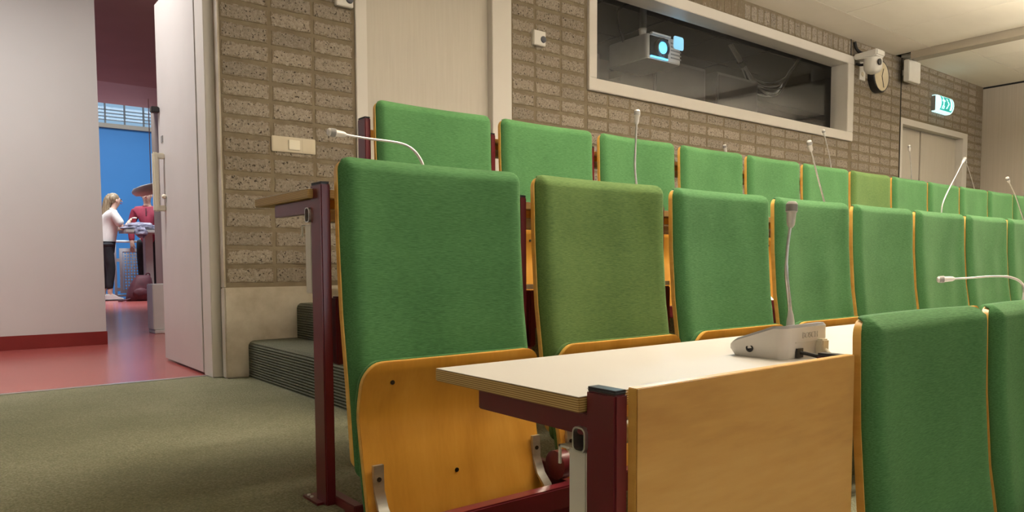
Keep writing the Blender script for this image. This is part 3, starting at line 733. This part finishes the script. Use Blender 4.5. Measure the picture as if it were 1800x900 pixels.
mic((1.0, 1.80, ZD2), [(1.138, 1.87, .275), (1.132, 1.87, .300), (1.105, 1.87, .331), (1.06, 1.87, .347), (.95, 1.87, .350), (.842, 1.87, .356)],
    'silver gooseneck microphone bent sideways behind the first green seat of the middle row')
def up_mic(pts, y, zd, label):
    p = [(x, y, z) for x, z in pts]; f = p[0]; lo = (f[0]+(f[0]-p[1][0])*.15, y, zd+.09)
    q = [lo] + ([f] if f[2] > lo[2]+.02 else []) + p[1:]
    mic((lo[0]-.135, y-.07, zd), q, label)
up_mic([(2.049, .291), (2.039, .362), (2.046, .497), (2.05, .563)], 1.87, ZD2, 'silver gooseneck microphone rising straight up behind the olive-faded seat of the middle row')
up_mic([(3.36, .292), (3.295, .408), (3.241, .51), (3.214, .567)], 1.87, ZD2, 'silver gooseneck microphone tilted behind the fourth seat of the middle row')
up_mic([(4.665, .292), (4.698, .373), (4.925, .59), (4.972, .635)], 1.87, ZD2, 'silver gooseneck microphone leaning away from the aisle in front of the far door')
up_mic([(5.997, .297), (5.831, .45), (5.664, .565)], 1.87, ZD2, 'silver gooseneck microphone in front of the pale end wall')
up_mic([(3.91, .65), (3.88, .735)], 2.82, ZD3, 'low microphone tip barely showing over the fourth seat of the back row')
up_mic([(5.152, .686), (5.116, .789), (5.032, .95)], 2.82, ZD3, 'silver gooseneck microphone below the window corner, beside the yellow-green seat')
up_mic([(6.433, .684), (6.415, .81), (6.374, .969)], 2.82, ZD3, 'silver gooseneck microphone upright before the left leaf of the far door')
up_mic([(7.742, .686), (7.625, .826), (7.498, .952)], 2.82, ZD3, 'silver gooseneck microphone tilted before the brick strip beside the far door')
# loop of dark cable behind the olive seat
tag(MB().tube(bez([(2.19, 1.735, .19), (2.205, 1.735, .225), (2.225, 1.735, .235), (2.238, 1.735, .215), (2.23, 1.735, .19)]), .0035, 8).build('cable_loop', 'dark_rubber', smooth=60),
    'small dark cable loop on the desk edge behind the olive-faded seat', 'cable')
# ------------------------------------------------------------------ wall fittings
sw = thing('switch_plate', 'cream triple switch plate on the brick wall beside the door frame', 'light switch', (1.545, W, .643))
box(-.121, .121, -.011, 0, -.041, .041).build('plate', 'cream_plastic', sw, bevel=.003)
rk = box(-.031, .031, -.018, -.010, -.026, .026).build('rocker', 'ivory_plastic', sw, bevel=.002)
for x in (-.08, .08): box(x-.034, x+.034, -.0125, -.010, -.034, .034).build('blank_cover', 'cream_plastic', sw, bevel=.001)
def sensor(x, z, label):
    s = thing('call_sensor', label, 'sensor', (x, W, z), 'small white wall sensors')
    box(-.052, .052, -.03, 0, -.048, .048).build('housing', 'white_plastic', s, bevel=.004)
    MB().lathe([(.023, 0), (.021, -.008), (.012, -.012)], (.028, -.029, -.006), 'y', 18).build('button', 'dot_grey', s, smooth=40)
sensor(3.255, 1.512, 'small white wall sensor with grey dot between the grey door and the booth window')
sensor(1.845, 1.475, 'small white wall sensor above the brick pier beside the door frame')
# clock
ck = thing('wall_clock', 'round black-rimmed wall clock behind the white camera', 'clock', (7.91, W, 1.955))
MB().lathe([(.160, 0), (.165, -.02), (.165, -.07), (.158, -.078), (.148, -.074)], (0, 0, 0), 'y', 32).build('case', 'black_plastic', ck, smooth=40)
MB().lathe([(.149, -.07), (.149, -.076)], (0, 0, 0), 'y', 32).build('dial', 'clock_face', ck)
for a, ln in ((20, .085), (160, .12)):
    r = math.radians(a); MB().tube([(0, -.079, 0), (ln*math.sin(r), -.079, ln*math.cos(r))], .003, 6).build('hand', 'black_plastic', ck)
# camera
cm = thing('ceiling_camera', 'white swivel camera mounted on the wall beside the round clock', 'camera', (7.50, W, 2.075))
arm = MB().prism([(-.02, -.02), (-.20, -.035), (-.26, -.02), (-.26, .045), (-.02, .03)], 'x', -.085, .085); arm.build('wall_arm', 'white_plastic', cm, bevel=.012)
MB().lathe([(.085, .0), (.088, -.04), (.085, -.10), (.065, -.135), (.03, -.15)], (0, -.18, -.03), 'z', 24).build('camera_head', 'white_plastic', cm, smooth=40)
e = MB().lathe([(.032, 0), (.032, -.012), (.024, -.014)], (-.035, -.258, -.085), 'y', 18).build('lens', 'black_plastic', cm, smooth=40)
MB().tube(bez([(-.06, -.02, .16), (-.05, -.03, .10), (-.02, -.05, .06), (.0, -.09, .035)]), .016, 8).build('cable', 'dark_rubber', cm, smooth=60)
MB().tube(bez([(-.02, -.02, -.05), (.02, -.05, -.062), (.05, -.1, -.055)]), .014, 8).build('lower_cable', 'dark_rubber', cm, smooth=60)
so = thing('wall_socket', 'small white wall socket plate beside the booth window corner', 'socket', (7.63, W, 1.985))
box(-.06, .06, -.012, 0, -.10, .10).build('plate', 'white_plastic', so, bevel=.003)
MB().lathe([(.025, 0), (.022, -.006)], (0, -.011, -.04), 'y', 16).build('outlet', 'cream_plastic', so)
# white box speaker under the ceiling beam
sp = thing('wall_speaker', 'flat white box speaker hanging under the beam end', 'speaker', (8.545, W, 2.085))
box(-.14, .14, -.13, -.07, -.11, .12).build('cabinet', 'white_plastic', sp, bevel=.006)
box(-.03, .03, -.075, 0, -.02, .04).build('bracket', 'white_plastic', sp)
for i in range(5):
    a = i*.7
    MB().tube(bez([(.04, -.10, .12), (.04+.04*math.sin(a*3), -.10+.03*math.cos(a*2), .135), (.04+.06*math.cos(a), -.10+.05*math.sin(a), .145), (.04+.04*math.sin(a*5), -.11, .155)]), .007, 6).build('mount_wire', 'white_plastic', sp, smooth=60)
# exit sign
ex = thing('exit_sign', 'lit green emergency exit sign above the far door', 'exit sign', (9.47, W, 1.862))
cs = [(-.010, -.095)]+[(-.05-.055*math.sin(a), -.095*math.cos(a)) for a in lin(0, math.pi, 10)]+[(-.010, .095)]
box(-.20, .19, -.05, 0, -.085, .085).build('housing', 'grey_paint', ex)
MB().prism(cs, 'x', -.195, .185).build('lit_cover', 'exit_white', ex, smooth=40)
def arcpatch(name, x0, x1, a0, a1, off, mat):
    n = 6; vs = []
    for a in lin(a0, a1, n):
        for x in (x0, x1): vs.append((x, -.05-(.055+off)*math.sin(a), -(.095+off)*math.cos(a)))
    fs = [(2*i, 2*i+1, 2*i+3, 2*i+2) for i in range(n)]
    MB().add(vs, fs).build(name, mat, ex)
arcpatch('green_field', -.165, .155, .62, 2.52, .002, 'exit_green')
for nm, x0, x1, a0, a1 in (('pictogram_body', -.12, -.095, 1.2, 2.15), ('pictogram_arm', -.145, -.065, 1.72, 1.92), ('pictogram_leg', -.135, -.11, .85, 1.25), ('pictogram_leg', -.095, -.07, .85, 1.25), ('pictogram_head', -.12, -.09, 2.2, 2.4), ('pictogram_door', .08, .13, .85, 2.35)):
    arcpatch(nm, x0, x1, a0, a1, .004, 'exit_white')
vs = []
for s in (1, -1):
    a = [(-.025, 1.57+s*.6), (.005, 1.57+s*.6), (.045, 1.57), (.015, 1.57)]
    o = len(vs); vs += [(x, -.05-.0595*math.sin(t), -.0995*math.cos(t)) for x, t in a]
MB().add(vs, [(0, 1, 2, 3), (4, 5, 6, 7)]).build('pictogram_arrow', 'exit_white', ex)
# ------------------------------------------------------------------ projection booth contents
pj = thing('projector', 'white ceiling-mounted projector with glowing lens behind the booth window', 'projector', (5.21, 4.42, 1.80))
PX, PY, PZ = .46, .50, .215
body = MB().prism(rrect(PX, PY, .05, 5, 0, PY/2), 'z', 0, PZ).build('projector_body', 'silver_plastic', pj, bevel=.008)
box(-.205, .03, -.004, .05, .025, PZ-.02).build('lens_recess', 'lens_glass', pj)
MB().lathe([(.082, .02), (.082, -.03), (.07, -.034), (.06, -.02)], (-.06, 0, .105), 'y', 24).build('lens_barrel', 'black_plastic', pj, smooth=40)
MB().lathe([(.055, -.016), (.05, -.026), (.02, -.031)], (-.06, 0, .105), 'y', 24).build('lens', 'lens_light', pj, smooth=60)
box(-.2, .02, -.012, .0, .008, .022).build('lens_sill', 'lens_light', pj)
box(-.21, .04, -.03, .0, PZ-.012, PZ+.004).build('lens_hood', 'white_plastic', pj, bevel=.003)
for i in range(5): box(.07, .21, -.003, .004, .04+i*.032, .052+i*.032).build('vent_slot', 'grey_paint', pj)
MB().lathe([(.10, PZ-.002), (.10, PZ+.02), (.03, PZ+.03)], (-.02, .25, 0), 'z', 20).build('mount_plate', 'white_plastic', pj, smooth=40)
MB().lathe([(.03, PZ), (.034, PZ+.045), (.036, PZ+.06)], (-.19, .10, 0), 'z', 14).build('foot_knob', 'white_plastic', pj, smooth=40)
MB().tube([(-.02, .25, PZ+.02), (-.02, .25, bz1-1.80)], .032, 14).build('mount_pole', 'grey_paint', pj, smooth=50)
for i, q in enumerate(([(-.22, .3, .2), (-.3, .3, .45), (-.08, .28, .62), (-.04, .26, .9)], [(-.7, .5, .9), (-.45, .45, .72), (-.15, .3, .7), (-.04, .26, .85)])):
    MB().tube(bez(q), .012, 8).build('cable', 'dark_rubber', pj, smooth=60)
sl = bpy.data.lights.new('projector_lamp', 'SPOT'); sl.energy = 260; sl.color = (.45, .82, 1); sl.spot_size = math.radians(30); sl.spot_blend = .5; sl.shadow_soft_size = .04
so_ = bpy.data.objects.new('projector_lamp', sl); COL.objects.link(so_); so_.location = (5.15, 4.36, 1.905)
tgt = Vector((4.835, W+.09, 1.785)); so_.rotation_euler = (tgt-so_.location).to_track_quat('-Z', 'Y').to_euler()
pl_ = bpy.data.lights.new('projector_glow', 'POINT'); pl_.energy = .7; pl_.color = (.3, .65, 1); pl_.shadow_soft_size = .05
po_ = bpy.data.objects.new('projector_glow', pl_); COL.objects.link(po_); po_.location = (5.15, 4.24, 1.86)
pp = MB().prism(rrect(.125, .105, .02, 4), 'y', 0, .004); tag(pp.build('light_spot_plate', 'frosted', loc=(4.83, W+.092, 1.785)), 'small bright square port on the booth glass lit by the projector', 'glass plate')  # plate added to stand in for the projector's bright spot on the glass
def case(name, x0, x1, y0, y1, z0, z1, label, cat, sticker=None):
    t = thing(name, label, cat, ((x0+x1)/2, y0, z0))
    w = x1-x0
    box(-w/2, w/2, 0, y1-y0, 0, z1-z0).build('case', 'booth_case', t, bevel=.01)
    box(-w/2+.03, w/2-.03, -.006, .004, .03, z1-z0-.03).build('front', 'booth_dark', t, bevel=.003)
    if sticker: box(sticker-.045, sticker+.045, -.01, 0, .06, .15).build('label_sticker', 'paper', t)
    for x in (-w/2+.04, w/2-.04): box(x-.03, x+.03, .02, .12, -.02, 0).build('foot', 'dark_rubber', t)
ct = thing('booth_counter', 'dark counter inside the projection booth', 'counter', (6.5, 4.75, .65))
box(-3.2, 3.2, 0, .75, .72, .76).build('counter_top', 'booth_case', ct); box(-3.15, 3.15, .05, .7, 0, .72).build('counter_base', 'booth_dark', ct)
case('equipment_rack', 4.35, 4.95, 4.98, 5.4, 1.43, 1.95, 'dark equipment rack below the projector in the booth', 'rack')
case('equipment_case', 5.55, 6.35, 4.85, 5.3, 1.43, 2.0, 'dark grey equipment case with a white sticker behind the booth glass', 'case', .05)
case('monitor', 6.6, 7.35, 4.9, 5.2, 1.43, 2.03, 'dark monitor back beside the cable bundle in the booth', 'monitor')
cb = thing('cable_bundle', 'bundle of white cables sagging from the booth ceiling', 'cable', (8.4, 5.55, 2.4))
for i in range(9):
    r = random.Random(i)
    o = lambda s: r.uniform(-s, s)
    MB().tube(bez([(-.65+o(.02), o(.03), .26), (-.42+o(.02), o(.03), .06+o(.02)), (-.1+o(.04), o(.04), -.07-.018*i+o(.02)), (.35+o(.04), o(.04), -.06-.018*i+o(.03)), (.62+o(.03), o(.03), .1+o(.02)), (.85, o(.03), .34)]), .009, 6).build('cable', 'paper', cb, smooth=60)
MB().tube([(-.46, 0, .09), (-.40, 0, .05)], .05, 10).build('cable_tie', 'dark_rubber', cb)
tag(box(6.2, 10.6, 5.9, 6.1, 2.12, 2.2).build('cable_tray', 'booth_case'), 'dark cable tray running along the booth behind the cables', 'cable tray')
for i, (x, w_, a) in enumerate(((5.85, .34, 0), (6.28, .3, 0), (4.3, .2, 0))):
    p = box(-w_/2, w_/2, 0, .004, 0, .05).build('paper_sheet', 'paper', loc=(x, W+.125+.012*i, wz0+.088))
    tag(p, ('loose white paper leaning low against the booth glass', 'second white paper leaning low against the booth glass', 'torn paper strip low behind the booth glass below the projector')[i], 'paper')
# ------------------------------------------------------------------ atrium: railing, table, people
rl = thing('railing', 'white railing with perforated panel before the blue wall', 'railing', (3.0, 14.62, FA))
MB().tube([(-1.6, 0, 1.02), (2.2, 0, 1.02)], .022, 10).build('top_rail', 'rail_white', rl, smooth=50)
MB().tube([(-1.6, 0, .06), (2.2, 0, .06)], .02, 10).build('bottom_rail', 'rail_white', rl, smooth=50)
for x in (-1.5, -.47, .73, 1.6): box(x-.02, x+.02, -.02, .02, 0, 1.02).build('post', 'rail_white', rl)
def perforated(x0, x1, z0, z1):
    nx, nz = 9, 13; m = MB()
    hx = (x1-x0)/nx; hz = (z1-z0)/nz
    for i in range(nx+1): m.box(x0+i*hx-.012, x0+i*hx+.012, -.006, .006, z0, z1)
    for j in range(nz+1): m.box(x0, x1, -.0055, .0055, z0+j*hz-.012, z0+j*hz+.012)
    return m
for x0, x1 in ((-.36, .13), (.17, .66)): perforated(x0+.03, x1-.03, .16, .84).build('perforated_panel', 'rail_white', rl)
for x0, x1 in ((-.40, .13), (.17, .70)):
    for a in ((x0, x1, .84, .90), (x0, x1, .10, .16), (x0, x0+.05, .16, .84), (x1-.05, x1, .16, .84)): box(a[0], a[1], -.015, .015, a[2], a[3]).build('panel_frame', 'rail_white', rl)
box(-.45, -.40, -.012, .012, .66, .72).build('panel_bracket', 'rail_white', rl); box(-.45, -.40, -.012, .012, .14, .2).build('panel_bracket', 'rail_white', rl)
tb = thing('standing_table', 'tall grey table where two people stand', 'table', (3.0, 13.95, FA))
box(-.46, .55, -.32, .32, 1.145, 1.195).build('table_top', 'table_grey', tb, bevel=.005)
box(-.13, -.01, -.10, .10, .03, 1.145).build('table_leg', 'table_grey', tb, bevel=.005)
box(-.22, .3, -.2, .2, 0, .03).build('base_plate', 'rail_white', tb, bevel=.005)
# crumpled jacket on the table
def blob(name, c, r, mat, amp, fr, seed, parent=None, seg=26, rings=16, flat=None):
    m = MB().ball((0, 0, 0), 1, seg, rings); out = []
    for v in m.v:
        n = noise.noise(Vector((v[0]*fr+seed, v[1]*fr, v[2]*fr)))+.5*noise.noise(Vector((v[0]*fr*2.3+seed, v[1]*fr*2.3, v[2]*fr*2.3)))
        k = 1+amp*n; z = v[2]*k*r[2]
        if flat is not None: z = max(z, flat)
        out.append((c[0]+v[0]*k*r[0], c[1]+v[1]*k*r[1], c[2]+z))
    m.v = out; return m.build(name, mat, parent, smooth=180)
jk = thing('jacket', 'crumpled lilac-grey jacket lying on the tall table', 'jacket', (2.78, 13.85, FA+1.195))
blob('bundle', (0, 0, .04), (.29, .16, .085), 'lilac_cloth', .4, 2.2, 3.3, jk, flat=-.04)
blob('sleeve', (-.02, -.25, -.05), (.09, .04, .09), 'lilac_cloth', .35, 2.0, 7.3, jk)
# maroon backpack
bp_ = thing('backpack', 'maroon backpack on the red floor under the tall table', 'bag', (2.70, 13.62, FA))
bg = MB()
vs = []; seg = 20
levels = [(0, .19, .13, .0), (.03, .205, .15, .0), (.15, .19, .15, .02), (.28, .165, .13, .045), (.38, .13, .10, .065), (.43, .09, .06, .075)]
for z, rx, ry, sx in levels:
    for k in range(seg):
        a = 2*math.pi*k/seg; ca, sa = math.cos(a), math.sin(a)
        sgn = lambda v: (1 if v >= 0 else -1)*abs(v)**.7
        vs.append((sx+rx*sgn(ca)*(1+.06*noise.noise(Vector((ca*2, sa*2, z*9)))), ry*sgn(sa), z))
fs = [(i*seg+k, i*seg+(k+1) % seg, (i+1)*seg+(k+1) % seg, (i+1)*seg+k) for i in range(len(levels)-1) for k in range(seg)]+[tuple(range(seg))[::-1], tuple(range((len(levels)-1)*seg, len(levels)*seg))]
bg.add(vs, fs).build('bag_body', 'maroon_bag', bp_, smooth=60)
blob('front_pocket', (.01, -.14, .13), (.13, .05, .09), 'maroon_bag', .15, 2, 1, bp_)
MB().tube(bez([(.10, 0, .40), (.13, 0, .46), (.17, 0, .45), (.17, 0, .38)]), .012, 8).build('carry_loop', 'maroon_bag', bp_, smooth=60)
MB().tube(bez([(-.12, -.1, .05), (-.24, -.12, .02), (-.33, -.1, .015), (-.28, -.16, .015)]), .013, 8).build('strap', 'maroon_bag', bp_, smooth=60)
MB().tube(bez([(.14, .05, .30), (.23, .02, .2), (.20, -.02, .05)]), .014, 8).build('strap', 'maroon_bag', bp_, smooth=60)
# pendant lamp disc
pd = thing('pendant_lamp', 'white disc pendant lamp hanging before the blue wall', 'lamp', (2.42, 11.2, 1.07))
d = MB().lathe([(.02, -.075), (.14, -.072), (.215, -.055), (.25, -.015), (.25, .015), (.22, .05), (.12, .07), (.02, .075)], (0, 0, 0), 'z', 32)
d.xf(Matrix.Rotation(math.radians(-16), 4, 'Y')).build('shade', 'white_plastic', pd, smooth=60)
MB().tube([(0, 0, .06), (0, 0, 1.28)], .006, 8).build('cord', 'white_plastic', pd)
# white low bin by the door
wb = thing('waste_bin', 'slim white floor bin partly behind the open door', 'bin', (1.545, 6.98, FA))
box(-.075, .10, -.10, .12, .03, .425).build('bin_body', 'white_plastic', wb, bevel=.006)
box(-.07, .11, -.12, .12, 0, .03).build('bin_foot', 'white_plastic', wb, bevel=.004)
# small black closer box on the door leaf's far edge
box(1.065-l.x, 1.112-l.x, 4.86-l.y, 4.91-l.y, .925-l.z, .96-l.z).build('door_closer', 'black_plastic', df, bevel=.005)

def skinned(name, nodes, edges, mat, parent, sub=2):
    """nodes: (co, radius); skin + subdivision, then baked to a plain mesh"""
    me = bpy.data.meshes.new(name); me.from_pydata([n[0] for n in nodes], edges, [])
    o = bpy.data.objects.new(name, me); COL.objects.link(o)
    o.modifiers.new('skin', 'SKIN'); sv = me.skin_vertices[0].data
    for i, n in enumerate(nodes):
        r = n[1] if isinstance(n[1], tuple) else (n[1], n[1]); sv[i].radius = r
        sv[i].use_root = (i == 0)
    s = o.modifiers.new('sub', 'SUBSURF'); s.levels = s.render_levels = sub
    dg = bpy.context.evaluated_depsgraph_get(); nm = bpy.data.meshes.new_from_object(o.evaluated_get(dg))
    bpy.data.objects.remove(o); nm.name = name; nm.materials.clear(); nm.materials.append(MATS[mat])
    for p in nm.polygons: p.use_smooth = True
    return link(name, nm, parent)
def chain(nodes, edges, start, pts):
    prev = start
    for p in pts:
        nodes.append(p); edges.append((prev, len(nodes)-1)); prev = len(nodes)-1
    return prev
def person(label, loc, rz, pose):
    t = thing('person', label, 'person', loc, None, rz)
    return t
# faces along local +x, left side +y. heights scaled to the photograph
def hand(nodes, edges, wrist, d, side, curl):
    d = Vector(d).normalized(); s = Vector(side).normalized(); n = d.cross(s)
    w = Vector(nodes[wrist][0])
    palm = chain(nodes, edges, wrist, [(tuple(w+d*.05), (.034, .02))])
    pc = w+d*.05
    for i, ln in enumerate((.062, .074, .070, .056)):
        off = s*((i-1.5)*.019)
        a = pc+d*.035+off; b = a+d*ln*.55+n*curl*.02; c = b+d*ln*.4+n*curl*.035
        chain(nodes, edges, palm, [(tuple(a), .0095), (tuple(b), .009), (tuple(c), .0075)])
    th = w+d*.02-s*.03
    chain(nodes, edges, wrist, [(tuple(th), .012), (tuple(th+d*.035-s*.015+n*curl*.01), .0105), (tuple(th+d*.06-s*.012+n*curl*.02), .009)])
def build_person(name_label, loc, rz, H, lean, arms, legs, top_mat, hair):
    k = H/1.72
    t = person(name_label, loc, rz, None)
    V = lambda x, y, z: (x*k, y*k, z*k)
    lx = lambda z: lean*max(0, (z-.95))            # forward lean of the trunk
    nodes = [(V(0, 0, .97), (.085*k, .075*k))]; edges = []
    ch = chain(nodes, edges, 0, [(V(lx(1.1), 0, 1.10), (.10*k, .075*k)), (V(lx(1.25), 0, 1.25), (.10*k, .075*k)), (V(lx(1.38), 0, 1.37), (.085*k, .06*k)),
                                 (V(lx(1.46)+.005, 0, 1.455), .052*k), (V(lx(1.5)+.02, 0, 1.51), .05*k), (V(lx(1.52)+.045, 0, 1.575), .072*k),
                                 (V(lx(1.52)+.048, 0, 1.63), .078*k), (V(lx(1.52)+.04, 0, 1.685), .05*k)])
    for s, A in ((1, arms[0]), (-1, arms[1])):
        sh = chain(nodes, edges, 3, [(V(lx(1.38), s*.165, 1.375), .046*k), (V(*A[0]), .044*k), (V(*A[1]), .030*k)])
        d = Vector(A[1])-Vector(A[0])
        hand(nodes, edges, sh, d, Vector((0, s, 0)) if abs(d.normalized().y) < .8 else Vector((0, 0, 1)), A[2] if len(A) > 2 else .4)
    for s, Lg in ((1, legs[0]), (-1, legs[1])):
        chain(nodes, edges, 0, [(V(0, s*.085, .86), .07*k), (V(*Lg[0]), .05*k), (V(*Lg[1]), .042*k), (V(Lg[1][0]+.12, Lg[1][1], .035), .034*k)])
    body = skinned('body', nodes, edges, 'skin', t)
    # face
    hx, hz = (lx(1.52)+.05)*k, 1.612*k
    fc = MB(); fc.prism([(hx+.066*k, hz-.012*k), (hx+.097*k, hz-.022*k), (hx+.068*k, hz+.022*k)], 'y', -.011*k, .011*k); fc.v = [(a, b, c) for a, b, c in fc.v]
    # prism on axis y uses (x, z)
    fc.build('nose', 'skin', body, bevel=.004)
    for s in (1, -1):
        MB().ball((hx+.066*k, s*.028*k, hz+.018*k), .0105*k, 8, 6).build('eye', 'dark_hair', body, smooth=180)
        MB().ball((hx-.005*k, s*.076*k, hz-.005*k), (.018*k, .008*k, .028*k), 8, 6).build('ear', 'skin', body, smooth=180)
    box(hx+.062*k, hx+.078*k, -.022*k, .022*k, hz-.048*k, hz-.040*k).build('mouth', 'maroon_shirt', body)
    return t, body, k, lx, nodes
def garment(parent, name, nodes, edges, mat): return skinned(name, nodes, edges, mat, parent)
# woman: profile, faces +x, leaning on the table
arms_w = (((.22, .20, 1.15), (.36, .12, 1.20), .8), ((.24, -.20, 1.14), (.335, -.13, 1.27), 1.2))
legs_w = (((.03, .085, .50), (-.05, .08, .09)), ((.05, -.085, .50), (.02, -.085, .09)))
wt, wbody, k, lx, nd = build_person('person in cream T-shirt and black trousers leaning on the tall table', (2.31, 14.12, FA), 0, 1.81, .22, arms_w, legs_w, 'cream_shirt', 'blond')
V = lambda x, y, z: (x*k, y*k, z*k)
n_ = [(V(-.005, 0, .82), (.15*k, .135*k)), (V(-.005, 0, .93), (.165*k, .15*k))]; e_ = [(0, 1)]
chain(n_, e_, 1, [(V(lx(1.08)-.01, 0, 1.08), (.165*k, .145*k)), (V(lx(1.25)-.01, 0, 1.25), (.172*k, .145*k)), (V(lx(1.38)-.005, 0, 1.385), (.14*k, .10*k)), (V(lx(1.45), 0, 1.45), .075*k), (V(lx(1.47)+.01, 0, 1.485), .062*k)])
for s, A in ((1, arms_w[0]), (-1, arms_w[1])):
    m1 = [(a+b)/2 for a, b in zip((lx(1.38), s*.17, 1.395), A[0])]; a2 = [(a*.25+b*.75) for a, b in zip((lx(1.38), s*.17, 1.395), A[0])]
    chain(n_, e_, 4, [(V(lx(1.38), s*.17, 1.395), .072*k), (V(*m1), .074*k), (V(*a2), .072*k)])
garment(wt, 'shirt', n_, e_, 'cream_shirt')
n_ = [(V(0, 0, .93), (.12*k, .115*k))]; e_ = []
for s, Lg in ((1, legs_w[0]), (-1, legs_w[1])):
    q = Lg[1]; chain(n_, e_, 0, [(V(0, s*.09, .86), .105*k), (V(*Lg[0]), .072*k), (V(q[0]*.9, q[1], .16), .052*k)])
garment(wt, 'trousers', n_, e_, 'black_cloth')
for s, Lg in ((1, legs_w[0]), (-1, legs_w[1])):
    q = Lg[1]; sh = MB().prism([(q[0]*k-.07*k, 0), (q[0]*k+.20*k, 0), (q[0]*k+.20*k, .035*k), (q[0]*k+.10*k, .07*k), (q[0]*k+.03*k, .11*k), (q[0]*k-.07*k, .10*k)], 'y', q[1]*k-.045*k, q[1]*k+.045*k)
    so2 = sh.build('shoe', 'shoe_white', wt, bevel=.012)
    box(q[0]*k-.075*k, q[0]*k+.205*k, q[1]*k-.047*k, q[1]*k+.047*k, 0, .018*k).build('sole', 'black_cloth', so2)
hx, hz = (lx(1.52)+.03)*k, 1.64*k
hair = MB().ball((hx-.022*k, 0, hz+.004*k), (.092*k, .086*k, .092*k), 16, 12)
hair.build('hair', 'blond_hair', wt, smooth=180)
hl_ = MB().tube(bez([(hx-.05*k, 0, hz+.06*k), (hx-.10*k, 0, hz-.03*k), (hx-.135*k, 0, hz-.15*k), (hx-.175*k, 0, hz-.28*k), (hx-.20*k, 0, hz-.40*k)], 4), [.75*r*k for r in (.06, .07, .078, .082, .085, .085, .083, .08, .075, .07, .064, .058, .05, .043, .035, .025, .01)], 12)
hl_.build('long_hair', 'blond_hair', wt, smooth=180)
cup = thing('drinking_cup', 'dark red cup held by the person in cream T-shirt', 'cup', (2.31+.40*k, 14.12-.16*k, FA+1.27*k))
MB().lathe([(.026, -.03), (.036, .06), (.033, .06), (.024, -.02)], (0, 0, 0), 'z', 16).build('cup_body', 'cup_red', cup, smooth=40)
MB().lathe([(.038, .058), (.038, .068), (.03, .072)], (0, 0, 0), 'z', 16).build('lid', 'white_plastic', cup, smooth=40)
# second person: maroon shirt, faces the camera and the table
arms_m = (((.0, .25, 1.12), (.08, .23, .86), .6), ((.0, -.25, 1.12), (.08, -.23, .86), .6))
legs_m = (((.03, .10, .50), (-.02, .10, .09)), ((.03, -.10, .50), (-.02, -.11, .09)))
mt, mbody, k, lx, nd = build_person('person in maroon long-sleeved shirt and dark trousers behind the tall table', (3.05, 14.42, FA), math.radians(-112), 1.95, .05, arms_m, legs_m, 'maroon_shirt', 'dark')
V = lambda x, y, z: (x*k, y*k, z*k)
n_ = [(V(0, 0, .80), (.14*k, .125*k)), (V(0, 0, .92), (.15*k, .13*k))]; e_ = [(0, 1)]
chain(n_, e_, 1, [(V(lx(1.08), 0, 1.08), (.15*k, .115*k)), (V(lx(1.25), 0, 1.25), (.175*k, .12*k)), (V(lx(1.38), 0, 1.385), (.15*k, .10*k)), (V(lx(1.45), 0, 1.45), .075*k), (V(lx(1.47)+.01, 0, 1.485), .062*k)])
for s, A in ((1, arms_m[0]), (-1, arms_m[1])):
    w_ = [a*.12+b*.88 for a, b in zip(A[0], A[1])]
    chain(n_, e_, 4, [(V(lx(1.38), s*.18, 1.39), .072*k), (V(*A[0]), .058*k), (V(*w_), .043*k)])
sh_ = garment(mt, 'shirt', n_, e_, 'maroon_shirt')
box(.135*k+.02, .145*k+.02, -.008, .008, 1.30*k, 1.41*k).build('button_placket', 'maroon_bag', sh_)
n_ = [(V(0, 0, .93), (.12*k, .115*k))]; e_ = []
for s, Lg in ((1, legs_m[0]), (-1, legs_m[1])):
    q = Lg[1]; chain(n_, e_, 0, [(V(0, s*.095, .86), .105*k), (V(*Lg[0]), .075*k), (V(q[0]*.9, q[1], .10), .055*k)])
garment(mt, 'trousers', n_, e_, 'black_cloth')
for s, Lg in ((1, legs_m[0]), (-1, legs_m[1])):
    q = Lg[1]; MB().prism([(q[0]*k-.07*k, 0), (q[0]*k+.20*k, 0), (q[0]*k+.20*k, .035*k), (q[0]*k+.10*k, .07*k), (q[0]*k+.03*k, .11*k), (q[0]*k-.07*k, .10*k)], 'y', q[1]*k-.045*k, q[1]*k+.045*k).build('shoe', 'black_cloth', mt, bevel=.012)
hx, hz = (lx(1.52)+.03)*k, 1.645*k
MB().ball((hx-.014*k, 0, hz+.018*k), (.098*k, .086*k, .092*k), 16, 12).build('hair', 'dark_hair', mt, smooth=180)
